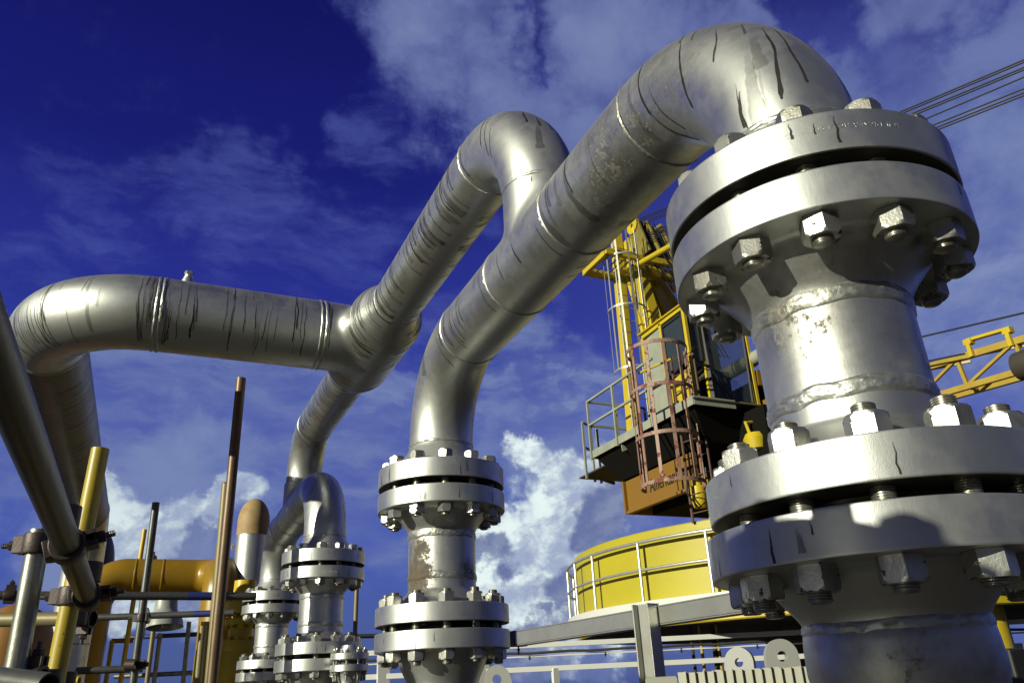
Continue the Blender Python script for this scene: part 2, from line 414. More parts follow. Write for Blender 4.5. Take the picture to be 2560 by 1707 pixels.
# ------------------------------------------------------------------ 8-inch flanged pipework
RP = .1085                         # outside radius of the 8-inch pipe
def RX(y):                         # the row of risers, very slightly askew
    t = min(1, max(0, (y-2.6)/1.4)); return .853-.05*t
RY = [.7354, 2.4527, 4.17, 5.887]
ZU = (.6747, .6128, .5905, .5339)  # upper joint: disc top/bottom, disc top/bottom
ZL = (.2395, .1849, .1650, .1109)  # lower joint
RF = .21
def rough_ring(mb, c, axis, r, w, h, n=220, mi=0, seed=0, k=7, wob=.20):
    """weld bead: low rope of irregular section round a pipe"""
    A = Vector(axis).normalized(); C = Vector(c)
    X = (Vector((1, 0, 0)) if abs(A.x) < .9 else Vector((0, 1, 0))); X = (X-A*X.dot(A)).normalized(); Y = A.cross(X)
    vs = []; m = k
    for i in range(n):
        a = 2*PI*i/n; e = X*math.cos(a)+Y*math.sin(a)
        sh = wob*w*noise.noise(Vector((seed, math.cos(a)*3, math.sin(a)*3)))
        for j in range(m):
            t = j/(m-1)*2-1
            prof = max(0, 1-t*t)**.6
            nz = noise.noise(Vector((math.cos(a)*7+seed, math.sin(a)*7, t*5.5)))*.75+noise.noise(Vector((math.cos(a)*24+seed, math.sin(a)*24, t*4.0)))*.35+noise.noise(Vector((math.cos(a)*60+seed, math.sin(a)*60, t*3.0)))*.15
            hh = h*prof*(1+.62*nz)-.0012*(1-prof)
            vs.append(C+A*(t*w/2+sh)+e*(r+hh))
    fs = [(i*m+j, ((i+1) % n)*m+j, ((i+1) % n)*m+j+1, i*m+j+1) for i in range(n) for j in range(m-1)]
    mb.add(vs, fs, mi, True)
def flange_profile(z0, z1, hub, zhub, rp=RP, rf=RF, hubr=.150, e=.0022):
    """weld-neck flange: raised face at z0, disc to z1, hub tapering to the pipe at zhub (profile runs from face to hub end)"""
    s_ = 1 if z1 > z0 else -1
    return [(.06, z0-s_*.009), (.132, z0-s_*.009), (.134, z0), (rf-e-.0012, z0), (rf-e, z0), (rf-e*.3, z0+s_*e*.3), (rf, z0+s_*e), (rf, z0+s_*(e+.0012)), (rf, z1-s_*(e+.0012)), (rf, z1-s_*e), (rf-e*.3, z1-s_*e*.3), (rf-e, z1), (rf-e-.0012, z1),
            (hubr+.012, z1), (hubr+.010, z1), (hubr+.002, z1+s_*.004), (hubr-.004, z1+s_*.012), (rp+.018, z1+(zhub-z1)*.55), (rp+.006, z1+(zhub-z1)*.8), (rp+.001, zhub-s_*.004), (rp, zhub)]
def rim_marks(mb, x, y, z0, z1, seed, n=9, mi=2):
    """short dark runs and scuffs on the rim of a flange"""
    rnd = random.Random(seed)
    for c in range(n):
        a = rnd.uniform(0, 2*PI); top = max(z0, z1); bot = min(z0, z1); hgt = top-bot
        zs = top-.003-rnd.random()*hgt*.35; ze = max(bot+.003, zs-hgt*rnd.uniform(.2, .95)); w = rnd.choice((.0006, .0009, .0014, .0035)); al = .95 if w < .002 else .35; k_ = 7; vs = []; ph = rnd.uniform(0, 50)
        for k in range(k_):
            t = k/(k_-1); zz = zs+(ze-zs)*t; aa = a+noise.noise(Vector((ph, t*3, 0)))*.012; ww = w*(.6+.8*t)
            for s_ in (-1, 1): q = aa+s_*ww/RF; vs.append((x+(RF+.0004)*math.cos(q), y+(RF+.0004)*math.sin(q), zz))
        o = mb.add(vs, [(2*k, 2*k+1, 2*k+3, 2*k+2) for k in range(k_-1)], mi, True)
        for k in range(k_):
            for s_ in (0, 1): mb.fade[o+2*k+s_] = al*min(1, .3+k/(k_-1)*1.5)
BR, NUT_AF, STUD_R = .1745, .0445, .0142
BOLT_ANG = [R_(15+30*k) for k in range(12)]
def nut_mesh(name, flip=1):
    """heavy hex nut, 29 mm tall, chamfered on the outer end; local z from its seat"""
    mb = MB(); R = NUT_AF/math.sqrt(3); h = .029
    vs = []; ring = 12
    def hexp(a, rmax):
        k = (a+PI/6) % (PI/3)-PI/6
        return min(NUT_AF/2/math.cos(k), rmax)
    n = 48
    levels = [(0, R*.97), (.0014, R*1.02), (h-.0055, R*1.1), (h-.0028, R*.985), (h, R*.90)]
    for z, rm in levels:
        for k in range(n):
            a = 2*PI*k/n; r = hexp(a, rm); vs.append((r*math.cos(a), r*math.sin(a), z*flip))
    fs = [(i*n+k, i*n+(k+1) % n, (i+1)*n+(k+1) % n, (i+1)*n+k) for i in range(len(levels)-1) for k in range(n)]
    for k in range(n): vs.append((STUD_R*math.cos(2*PI*k/n), STUD_R*math.sin(2*PI*k/n), h*flip))
    b0 = (len(levels)-1)*n; c0 = len(levels)*n
    fs += [(b0+k, b0+(k+1) % n, c0+(k+1) % n, c0+k) for k in range(n)]
    mb.add(vs, fs, 0, True); mb.local = True
    return mb
def stud_mb(z0, z1):
    """threaded stud"""
    mb = MB(); prof = [(0, z0), (STUD_R*.72, z0), (STUD_R*.9, z0+.0015)]; z = z0+.002; p = .0030
    while z < z1-.004:
        prof += [(STUD_R*.90, z), (STUD_R, z+p*.35), (STUD_R, z+p*.6), (STUD_R*.90, z+p*.95)]; z += p
    prof += [(STUD_R*.9, z1-.0015), (STUD_R*.72, z1), (0, z1)]
    mb.lathe(prof, 20); mb.local = True
    return mb
def add_bolts(root, joints, proto=None):
    """twelve studs per joint, each with its two nuts; meshes shared"""
    for (zt, zb, ptop, pbot) in joints:
        sm = None
        for k, a in enumerate(BOLT_ANG):
            jt = .006*random.random() if ptop > .01 else .002*random.random()
            if sm is None:
                st = stud_mb(zb-.029-pbot, zt+.029+ptop).build('stud_bolt', M['stud'], root); sm = st.data
            else:
                st = bpy.data.objects.new('stud_bolt', sm); COL.objects.link(st); st.parent = root
            st.location = (BR*math.cos(a), BR*math.sin(a), jt-.003)
            for (z, me) in ((zt, NUTU), (zb, NUTD)):
                nt = bpy.data.objects.new('nut', me); COL.objects.link(nt); nt.parent = st
                nt.location = (0, 0, z+.0003*(1 if me is NUTU else -1)-(jt-.003)); nt.rotation_euler = (0, 0, R_(31)+random.gauss(0, .15))
t_ = nut_mesh('nut').build('nut', M['nut']); NUTU = t_.data; bpy.data.objects.remove(t_)
t_ = nut_mesh('nut', -1).build('nut', M['nut']); NUTD = t_.data; bpy.data.objects.remove(t_)

def make_spool(y, label, rust, detail=1.0):
    """short flanged pipe between the two joints, with the studs that clamp it"""
    x = RX(y); zb = ZL[1]
    root = thing('pipe_spool', label, 'pipe spool', (x, y, zb), 'flanged pipe spools of the riser row')
    O = (x, y, 0); n = 128 if detail >= 1 else 96
    mb = MB(); mb.lathe(flange_profile(ZU[2], ZU[3], 1, .468), n, O); mb.grease(3); mb.paint_rust(rust); rim_marks(mb, x, y, mb.v[5*n].z, mb.v[9*n].z, y+len(rust)+mb.v[0].z); mb.build('flange', [M['spool'], M['grease'], M['drip']], root)
    mb = MB(); mb.lathe(flange_profile(ZL[1], ZL[0], 1, .292, hubr=.146), n, O); mb.grease(3); mb.paint_rust(rust); rim_marks(mb, x, y, mb.v[5*n].z, mb.v[9*n].z, y+len(rust)+mb.v[0].z); mb.build('flange', [M['spool'], M['grease'], M['drip']], root)
    mb = MB(); mb.lathe([(RP, .29+(.47-.29)*i/14) for i in range(15)], n, O); mb.paint_rust(rust); mb.build('pipe', M['spool'], root)
    for z, w, h in ((.459, .030, .0030), (.328, .026, .0032)):
        mb = MB(); rough_ring(mb, (x, y, z), (0, 0, 1), RP, w, h, 300, seed=y*3+z, k=13)
        mb.paint_rust(rust); mb.build('weld_seam', M['weld'], root)
    g_ = MB(); g_.lathe([(.10, ZU[2]+.0085), (.150, ZU[2]+.0085), (.150, ZU[1]-.0085), (.10, ZU[1]-.0085)], 64, O); g_.build('gasket', M['gasket'], root)
    g_ = MB(); g_.lathe([(.10, ZL[2]+.0085), (.150, ZL[2]+.0085), (.150, ZL[1]-.0085), (.10, ZL[1]-.0085)], 64, O); g_.build('gasket', M['gasket'], root)
    zo = zb
    add_bolts(root, [(ZU[0]-zo, ZU[3]-zo, .003, .006), (ZL[0]-zo, ZL[3]-zo, .013, .011)])
    return root
def sp(y, ang, z, r, k): return ((RX(y)+RP*math.sin(R_(ang)), y+RP*math.cos(R_(ang)), z), r, k)
make_spool(RY[0], 'nearest short flanged silver spool under the big elbow, rust freckles below its upper flange', 
           [sp(RY[0], 234, .41, .13, .56), sp(RY[0], 222, .49, .12, .66), sp(RY[0], 262, .45, .09, .72), sp(RY[0], 180, .40, .07, .5), sp(RY[0], 150, .36, .06, .7)])
make_spool(RY[1], 'second silver flanged spool from the camera, rust stained down its left side',
           [sp(RY[1], 235, .40, .09, .9), sp(RY[1], 245, .33, .10, 1.15), sp(RY[1], 215, .47, .07, .75), sp(RY[1], 150, .34, .07, .8)])
make_spool(RY[2], 'third silver flanged spool from the camera, clean paint, behind the small flanged riser', [], .8)
make_spool(RY[3], 'farthest silver flanged spool, half hidden beside the yellow valve body', [], .8)

def make_riser(y, label):
    x = RX(y); dz = 0.
    if y == RY[0]: x, y, dz = x-rt.x*.009, y-rt.y*.009, .040
    root = thing('riser_pipe', label, 'riser pipe', (x, y, -1.6), 'silver riser pipes standing on the deck')
    O = (x, y, 0)
    mb = MB(); mb.lathe(flange_profile(ZL[2], ZL[3], 1, .012+dz, hubr=.146, rp=RP-.001), 128, O); mb.grease(3); rim_marks(mb, x, y, ZL[2], ZL[3], y+5); mb.build('flange', [M['spool'], M['grease'], M['drip']], root)
    prof = [(RP-.001, .015), (RP-.001, .004), (RP+.001, .0), (RP+.0022, -.012), (RP+.0032, -.03), (RP+.003, -.045), (RP+.001, -.056), (RP, -.062), (RP, -.3), (RP, -.8)]
    prof = prof[:8]+[(RP, -.062-.03*i) for i in range(1, 9)]+[(RP, -.8)]
    mb = MB(); mb.lathe([(r_, z_+dz) for r_, z_ in prof]+[(RP, -1.6)], 128, O)
    mb.paint_rust([((x-.09, y-.06, .03), .12, .55), ((x+.02, y-.1, -.03), .12, .5), ((x-.1, y, -.1), .1, .45)])
    mb.build('pipe', M['spool'], root)
    mb = MB(); rough_ring(mb, (x, y, .004+dz), (0, 0, 1), RP-.002, .022, .003, 260, seed=y, k=9); mb.build('weld_seam', M['weld'], root)
    return root
for y, l in zip(RY, ('nearest silver riser standing on the deck under the big flanges, in broken shade', 'second silver riser from the camera, below the stained spool',
                     'third silver riser from the camera, behind the small flanged riser', 'farthest silver riser, beside the yellow valve body')): make_riser(y, l)

# ------------------------------------------------------------------ the welded manifold above the risers
man = thing('pipe_manifold', 'big silver welded pipe manifold streaked with black drips, arching over the row of risers', 'pipework', (RX(RY[0]), RY[0], ZU[1]))
ZH, ZT = 1.065, 1.548              # lower headers, upper header
EL8, EL12, R12 = .305, .457, .162
DRIPS = []                          # (part builder, centreline points, radius)
def smooth_steps(a, b, n): return [Vector(a).lerp(Vector(b), i/n) for i in range(n+1)]
def drips(mb, line, rad, count, seed, s0=0., s1=1., a0=(20, 75), length=(.06, .25), side=None, width=(.0010, .0024), clusters=None, starts=()):
    """black drip marks: ribbons that run down the surface under gravity from where they start"""
    rnd = random.Random(seed); pts = [Vector(p) for p in line]
    cum = [0]
    for i in range(1, len(pts)): cum.append(cum[-1]+(pts[i]-pts[i-1]).length)
    rr_ = rad if isinstance(rad, (list, tuple)) else [rad]*len(pts)
    def near(p):
        best = None
        for i in range(len(pts)-1):
            ab = pts[i+1]-pts[i]; t = max(0, min(1, (p-pts[i]).dot(ab)/ab.length_squared)); q = pts[i]+ab*t
            d = (p-q).length
            if best is None or d < best[0]: best = (d, q, rr_[i]+(rr_[i+1]-rr_[i])*t, ab.normalized())
        return best
    forced = []
    for (px, py, L_, w_, st_) in starts:
        best = None
        for iu in range(81):
            s_ = iu/80*cum[-1]; i = min(max(k for k in range(len(cum)) if cum[k] <= s_+1e-9), len(pts)-2)
            C = pts[i].lerp(pts[i+1], (s_-cum[i])/(cum[i+1]-cum[i])); T = (pts[i+1]-pts[i]).normalized()
            X = T.orthogonal().normalized(); Y = T.cross(X)
            for ia in range(120):
                e = X*math.cos(ia*PI/60)+Y*math.sin(ia*PI/60); P = C+e*rr_[i]
                if e.dot(P) > 0: continue
                d = P.dot(fw); q = (1280+F_PX*P.dot(rt)/d-px)**2+(853.5-F_PX*P.dot(up)/d-py)**2
                if best is None or q < best[0]: best = (q, P)
        forced.append((best[1], L_, w_, st_))
    for c in range(-len(forced), count):
        u = rnd.uniform(s0, s1)
        if clusters and rnd.random() < .7:
            cc = rnd.choice(clusters); u = min(1, max(0, rnd.gauss(cc[0], cc[1])))
        s_ = u*cum[-1]; i = max(k for k in range(len(cum)) if cum[k] <= s_+1e-9); i = min(i, len(pts)-2)
        t = (s_-cum[i])/(cum[i+1]-cum[i]); C = pts[i].lerp(pts[i+1], t); T = (pts[i+1]-pts[i]).normalized(); r = rr_[i]+(rr_[i+1]-rr_[i])*t
        Z = Vector((0, 0, 1)); N = Z-T*Z.dot(T)
        if N.length < .2: N = Vector((-1, -.4, 0)); N -= T*N.dot(T)
        N.normalize(); B = T.cross(N)
        sg = side if side else rnd.choice((-1, 1))
        a = R_(rnd.uniform(*a0)); 
        e = N*math.cos(a)+B*math.sin(a)*sg
        p = C+e*r; L = rnd.uniform(*length); w = rnd.uniform(*width); step = .006; k = 0; run = []
        ph = rnd.uniform(0, 99); strong = rnd.uniform(.45, 1.2); wide = rnd.random()
        if wide < .22: w *= rnd.uniform(2.2, 5.0); strong = rnd.uniform(.16, .34); L *= rnd.uniform(.7, 1.3)
        elif wide > .93: w *= 1.4; L *= .8
        if c < 0: p, L, w, strong = forced[-c-1]; p = p.copy()
        while k*step < L:
            d, q, rad_, tt = near(p); nrm = (p-q).normalized()
            run.append((p.copy(), nrm, tt))
            g = Vector((0, 0, -1)); g -= nrm*g.dot(nrm)
            if g.length < .28: break
            g.normalize()
            j = noise.noise(Vector((ph, k*.11, 0)))*.28+noise.noise(Vector((ph, k*.6, 5)))*.12
            side_ = nrm.cross(g); p = p+(g+side_*j).normalized()*step
            d, q, rad_, tt = near(p); p = q+(p-q).normalized()*rad_; k += 1
        if len(run) < 4: continue
        vs = []; n = len(run); fade = []
        for k, (p, nrm, tt) in enumerate(run):
            g = run[min(k+1, n-1)][0]-run[max(k-1, 0)][0]; s2 = nrm.cross(g).normalized()
            x = k/(n-1)
            ww = w*(.5+.9*x)*(1 if x < .97 else .6)*(1+.45*noise.noise(Vector((ph, k*.35, 9))))
            for sg2 in (-1, 1): vs.append(p+nrm*.0006+s2*(ww*sg2)); fade.append(strong*min(1, x*2.2+.22))
        o = mb.add(vs, [(2*k, 2*k+1, 2*k+3, 2*k+2) for k in range(n-1)], 1, True)
        for k, f_ in enumerate(fade): mb.fade[o+k] = f_
def pipe_part(name, line, rad, n=96, rust=None, mat='silver', dr=None, cap=False):
    mb = MB(); mb.sweep(line, rad, n, cap)
    if rust: mb.paint_rust(rust)
    if dr:
        for d in dr: drips(mb, line, rad, **d)
    return mb.build(name, [M[mat], M['drip']], man)
def weld(c, axis, r, w=.012, h=.0024, rust=None, seed=0):
    mb = MB(); rough_ring(mb, c, axis, r, w, h, 260, seed=seed, k=9, wob=.10)
    if rust: mb.paint_rust(rust)
    mb.build('weld_seam', M['weld'], man)
def tee_part(c, mdir, bdir, R, Lm, Lb, f, rust=None, dr=None, Rb=None, run_rad=None):
    """equal tee: run, branch and the filleted saddle between them"""
    c, Y, Z = Vector(c), Vector(mdir).normalized(), Vector(bdir).normalized(); X = Y.cross(Z)
    Rb = Rb or R*.995
    mb = MB(); line = smooth_steps(c-Y*Lm, c+Y*Lm, 24)
    mb.sweep(line, run_rad or R, 96, False)
    n = 96; seg = 14; vs = []
    top = Lb
    for k in range(n):
        a = 2*PI*k/n; ca, sa = math.cos(a), math.sin(a)
        x, y = Rb*sa, Rb*ca; hI = math.sqrt(max(0, R*R-x*x))
        fa = f*(abs(ca)**1.2)+.004; I = Vector((x, y, hI)); A = I+Vector((0, 0, fa))
        # on the run: move along its axis and round it
        ang = math.asin(max(-1, min(1, x/R))); ang2 = ang+ (fa*.25/R)*(1 if sa > 0 else -1)*abs(sa)
        Bp = Vector((R*math.sin(ang2), y+fa*ca, R*math.cos(ang2)))
        col = [Vector((x, y, top)), Vector((x, y, (top+max(A.z, hI))/2))]
        for i in range(seg+1):
            t = i/seg; col.append(A*(1-t)**2+I*2*t*(1-t)+Bp*t*t)
        vs += [c+X*v.x+Y*v.y+Z*v.z for v in col]
    m = seg+3
    mb.add(vs, [(k*m+i, ((k+1) % n)*m+i, ((k+1) % n)*m+i+1, k*m+i+1) for k in range(n) for i in range(m-1)], 0, True)
    if rust: mb.paint_rust(rust)
    for d in dr or []:
        d = dict(d); br = d.pop('branch', False)
        if br: drips(mb, smooth_steps(c+Z*(R*1.02+f*.6), c+Z*Lb, 8), Rb, **d)
        else: drips(mb, line, R, **d)
    return mb.build('tee', [M['silver'], M['drip']], man)
def neck(y):
    x = RX(y); O = (x, y, 0)
    mb = MB(); mb.lathe(flange_profile(ZU[1], ZU[0], 1, .757, hubr=.146), 128, O)
    mb.grease(3); mb.paint_rust([((x-.09, y-.05, .68), .1, .3)])
    rim_marks(mb, x, y, ZU[0], ZU[1], y+9, 14)
    return mb.build('flange', [M['spool'], M['grease'], M['drip']], man)
for pair in (0, 2):
    ya, yb = RY[pair], RY[pair+1]; yt = (ya+yb)/2; near_ = pair == 0
    xa, xb, xt = RX(ya), RX(yb), (RX(ya)+RX(yb))/2
    neck(ya); neck(yb)
    D = (Vector((xb, yb, 0))-Vector((xa, ya, 0))).normalized(); Zv = Vector((0, 0, 1))
    A0 = Vector((xa, ya, ZH-EL8)); B0 = Vector((xb, yb, ZH-EL8))
    rs = [((xa-.06, ya+.17, 1.0), .17, .66), ((xa-.1, ya+.30, .97), .15, .72), ((xa-.11, ya-.0, .98), .06, .5)] if near_ else []
    # elbows (slightly beaded at the weld), straight runs, tee, welds
    e1 = arc(A0+D*EL8, -D, Zv, EL8, 0, PI/2, 40)
    pipe_part('elbow', [A0-Zv*.012]+e1, RP, 112, rs, dr=[dict(count=9 if near_ else 8, seed=3+pair, s0=.15, s1=1., a0=(10, 60), length=(.06, .22), side=s_) for s_ in (-1, 1)]+([dict(count=0, seed=4, starts=((1903, 72, .205, .0026, 1.2), (1850, 224, .075, .0030, 1.2), (1838, 210, .10, .0011, .9), (1985, 84, .085, .0010, .8), (1713, 80, .05, .0030, .45), (1850, 60, .07, .0022, .4), (1745, 75, .07, .0014, .5), (1622, 212, .13, .0014, 1.0), (1604, 250, .16, .0016, 1.1)))] if near_ else []))
    e2 = arc(B0-D*EL8, D, Zv, EL8, 0, PI/2, 40)
    pipe_part('elbow', [B0-Zv*.012]+e2, RP, 112, [((xb-.1, yb-.15, .92), .12, .5)] if near_ else [], dr=[dict(count=9, seed=23+pair, s0=.2, s1=1., a0=(15, 70), length=(.05, .2), side=s_) for s_ in (-1, 1)])
    T = Vector((xt, yt, ZH)); a1 = A0+D*EL8+Zv*EL8; b1 = B0-D*EL8+Zv*EL8; t0, t1 = T-D*.178, T+D*.178
    pipe_part('straight_pipe', smooth_steps(a1, t0, 30), RP, 96, [((xa-.1, ya+.40, .98), .17, .72), ((xa-.05, ya+.5, .96), .18, .62)] if near_ else [],
              dr=[dict(count=8 if near_ else 22, seed=5+pair, a0=(25, 80), length=(.10, .22), side=s_) for s_ in (-1, 1)])
    pipe_part('straight_pipe', smooth_steps(t1, b1, 30), RP, 96, dr=[dict(count=9 if near_ else 22, seed=6+pair, a0=(15, 85), length=(.08, .24), side=s_) for s_ in (-1, 1)])
    tee_part(T, D, (0, 0, 1), RP, .178, .178, .085, [((xa-.1, ya+.75, 1.02), .1, .4)] if near_ else [], dr=[dict(count=7, seed=8+pair, a0=(70, 110), length=(.07, .2), side=1), dict(count=3, seed=9+pair, a0=(70, 110), length=(.07, .2), side=-1), dict(count=3, seed=12, length=(.04, .12), branch=True)])
    for i_, (c, ax) in enumerate(((A0, Zv), (a1, D), (t0, D), (t1, D), (b1, D), (B0, Zv))):
        weld(c, ax, RP, seed=i_*2.3+pair, rust=[((xa-.1, ya+.3, .97), .16, .8)] if near_ else None)
# upper header
P1 = Vector(((RX(RY[0])+RX(RY[1]))/2, (RY[0]+RY[1])/2, 0)); P2 = Vector((.812, (RY[2]+RY[3])/2, 0))
U1 = Vector((.832, P1.y, ZT)); U2 = Vector((.812, P2.y, ZT)); D = (U2-U1).normalized(); Zv = Vector((0, 0, 1))
yc = 3.375; TC = U1.lerp(U2, (yc-U1.y)/(U2.y-U1.y))
for (P, U, dd) in ((P1, U1, D), (P2, U2, -D)):
    b = Vector((P.x, P.y, ZH+.178)); top = U-Zv*EL8
    e = arc(top+dd*EL8, -dd, Zv, EL8, 0, PI/2, 40)
    line = [q+(b-top)*(1-i/40)**2 for i, q in enumerate(e)]
    pipe_part('elbow', line, RP, 112, [((U.x-.1, U.y-.05, ZT-.02), .1, .35)], dr=[dict(count=10, seed=31+int(P.y), s0=.25, s1=1, a0=(5, 60), length=(.07, .24), side=s_) for s_ in (-1, 1)])
    weld(b, Zv, RP, seed=P.y); weld(U+dd*EL8, dd, RP, seed=P.y+1)
t12 = .254; L12 = .203
pipe_part('straight_pipe', smooth_steps(U1+D*EL8, TC-D*(t12+L12), 40), RP, 96, dr=[dict(count=62, seed=41, a0=(12, 85), length=(.08, .26), side=s_, clusters=[(.15, .04), (.35, .03), (.48, .03), (.62, .05), (.8, .05), (.93, .03)]) for s_ in (-1, 1)])
pipe_part('straight_pipe', smooth_steps(TC+D*(t12+L12), U2-D*EL8, 40), RP, 96, dr=[dict(count=60, seed=42, a0=(12, 85), length=(.1, .28), side=s_) for s_ in (-1, 1)])
for sg in (-1, 1):
    a, b = TC+D*sg*(t12+L12), TC+D*sg*t12; ln = smooth_steps(a, b, 16)
    rad = [RP+(R12-RP)*(3*(i/16)**2-2*(i/16)**3) for i in range(17)]
    pipe_part('reducer', ln, rad, 96, dr=[dict(count=24, seed=45+sg, a0=(15, 85), length=(.1, .3), side=s_) for s_ in (-1, 1)])
    weld(a, D, RP, .010, .0016, seed=sg); weld(b, D, R12, .010, .0012, seed=sg+4)
W_ = Vector((-1, 0, 0)); W_ = (W_-D*W_.dot(D)).normalized()
tee_part(TC, D, W_, R12, t12, t12, .07, dr=[dict(count=44, seed=48, a0=(5, 80), length=(.16, .40), side=s_, width=(.001, .0026)) for s_ in (-1, 1)]+[dict(count=10, seed=49, a0=(10, 80), length=(.1, .3), branch=True)])
wl = TC+W_*t12; corner = Vector((-.577, wl.y, ZT)); ws = corner-W_*EL12
weld(wl-W_*.011, W_, R12, .014, .003, seed=11); weld(wl+W_*.011, W_, R12, .012, .003, seed=12)
pipe_part('straight_pipe', smooth_steps(wl, ws, 40), R12, 112, dr=[dict(count=34, seed=51, a0=(5, 95), length=(.1, .34), side=s_, clusters=[(.2, .02), (.36, .03), (.47, .03), (.6, .05), (.78, .04), (.95, .02)], width=(.0009, .0022)) for s_ in (-1, 1)])
weld(ws-W_*.012, W_, R12, .015, .0036, seed=13); weld(ws+W_*.008, W_, R12, .014, .0032, seed=14)
YA = Vector((0, 1, 0)); el = arc(ws+YA*EL12, -YA, W_, EL12, 0, PI/2, 44)
pipe_part('elbow', el, R12, 112, dr=[dict(count=48, seed=52, s0=0, s1=1, a0=(5, 95), length=(.12, .36), side=s_, clusters=[(.05, .02), (.45, .08), (.55, .03), (.72, .05)], width=(.0009, .0022)) for s_ in (-1, 1)])
lg0 = el[-1]; lg1 = Vector((lg0.x, 7.6, ZT))
weld(lg0, YA, R12, .024, .005, seed=15)
pipe_part('straight_pipe', smooth_steps(lg0, lg1, 60), R12, 96, mat='dirty', dr=[dict(count=85, seed=53, a0=(10, 100), length=(.15, .42), side=s_, width=(.0012, .0032)) for s_ in (-1, 1)])
weld(lg1, YA, R12, .024, .005, seed=17)
ed = arc(lg1-Zv*EL12, Zv, YA, EL12, 0, PI/2, 30)
pipe_part('elbow', ed, R12, 96, dr=[dict(count=20, seed=54, a0=(10, 100), length=(.1, .3), side=s_, width=(.0012, .0032)) for s_ in (-1, 1)])
dn = ed[-1]
pipe_part('straight_pipe', smooth_steps(dn, (dn.x, dn.y, .2), 20), R12, 96)
mb = MB(); mb.lathe([(.0, .03), (.20, .03), (.26, .035), (.26, .11), (.20, .115), (.175, .15), (R12, .21)], 96, (dn.x, dn.y, .0)); mb.build('flange', M['far_silver'], man)
weld((dn.x, dn.y, .5), Zv, R12, .02, .006, seed=19)
# threaded vent plug on top of the cross pipe
vp = at(470, 702, 3.3); vp = Vector((vp.x, TC.y, ZT+R12))
mb = MB(); mb.lathe([(.030, -.006), (.030, .012), (.022, .03), (.022, .034), (.017, .036), (.017, .048), (.0, .048)], 24, vp); mb.build('vent_plug', M['silver'], man)
mb = MB(); mb.lathe([(.019, .048), (.0195, .05), (.0195, .066), (.017, .068), (0, .068)], 6, vp, smooth=False); mb.build('vent_plug', M['nut'], man)

# ------------------------------------------------------------------ crane on its yellow drum
def onx(px, py, x): d = rt*((px-1280)/F_PX)-up*((py-853.5)/F_PX)+fw; return d*(x/d.x)
def ony(px, py, y): d = rt*((px-1280)/F_PX)-up*((py-853.5)/F_PX)+fw; return d*(y/d.y)
def onz(px, py, z): d = rt*((px-1280)/F_PX)-up*((py-853.5)/F_PX)+fw; return d*(z/d.z)
def atd(px, py, D): d = rt*((px-1280)/F_PX)-up*((py-853.5)/F_PX)+fw; return d*D
M['yellow'] = plain('yellow_paint', (.47, .35, .012), .45, 0, .35, 3, (.33, .22, .008), chips=.12, chipcol=(.16, .08, .02), grain=90)
M['drum_yellow'] = plain('drum_yellow_paint', (.38, .325, .014), .5, 0, .4, 1.2, (.29, .235, .010), chips=.06, chipcol=(.2, .12, .03), grain=60)
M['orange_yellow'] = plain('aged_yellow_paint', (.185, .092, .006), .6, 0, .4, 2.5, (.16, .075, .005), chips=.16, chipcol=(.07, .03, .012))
M['pale_yellow'] = plain('pale_yellow_paint', (.29, .195, .028), .45, 0, .3, 3, (.5, .38, .05), chips=.12, chipcol=(.2, .1, .03))
M['ladder_grey'] = plain('ladder_galvanised', (.36, .36, .32), .45, .5, .4, 6, (.2, .19, .15))
M['olive_dark'] = plain('greasy_yellow_paint', (.20, .16, .03), .5, 0, .6, 4, (.05, .045, .02), chips=.3, chipcol=(.02, .018, .015))
M['rail'] = plain('galvanised_rail', (.52, .52, .48), .38, .65, .4, 12, (.25, .24, .2))
M['grey_green'] = plain('weathered_grey_panel', (.22, .235, .19), .55, 0, .4, 3, (.42, .40, .30), chips=.2, chipcol=(.45, .42, .36))
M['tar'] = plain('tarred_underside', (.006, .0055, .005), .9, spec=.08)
M['black'] = plain('black_rubber', (.012, .012, .014), .6)
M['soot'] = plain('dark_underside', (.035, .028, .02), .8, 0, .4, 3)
M['cage_rust'] = plain('peeling_white_paint', (.27, .17, .13), .6, 0, .7, 2.0, (.16, .06, .04), chips=.78, chipcol=(.14, .038, .025))
M['ladder_rust'] = plain('rusty_ladder', (.085, .04, .028), .7, 0, .5, 8)
M['cable'] = plain('wire_rope', (.02, .02, .024), .5, .3)
M['lug'] = plain('chipped_lug_paint', (.27, .27, .255), .5, 0, .4, 14, (.28, .28, .25), chips=.25, chipcol=(.06, .035, .02))
M['white'] = plain('white_paint', (.55, .55, .52), .42, 0, .25, 5, (.6, .6, .55), chips=.10, chipcol=(.1, .06, .03))
M['steel_grey'] = plain('grey_steel_paint', (.40, .40, .365), .36, .6, .35, 4, (.25, .24, .21), chips=.06, chipcol=(.6, .6, .55))
def glass_mat():
    m, g, b = new_mat('cab_glass'); b.inputs['Base Color'].default_value = (.05, .07, .08, 1)
    b.inputs['Roughness'].default_value = .03; b.inputs['Alpha'].default_value = .42; b.inputs['Specular IOR Level'].default_value = .8
    return m
M['glass'] = glass_mat()
DC = Vector((12.015, 12.498, 0)); DR, DB, DT = 4.564, .79, 2.334
drum = thing('crane_pedestal', 'large round yellow drum with a galvanised handrail, carrying the crane', 'crane pedestal', (DC.x, DC.y, -1.6))
mb = MB(); mb.lathe([(DR-.25, DT+.0), (DR-.02, DT), (DR, DT-.02), (DR, 1.195)], 160, DC, mi=0); mb.build('drum_wall', M['drum_yellow'], drum)
mb = MB(); mb.lathe([(DR-.25, DT-.004), (0.001, DT-.004)], 120, DC); mb.build('drum_top', M['yellow'], drum)
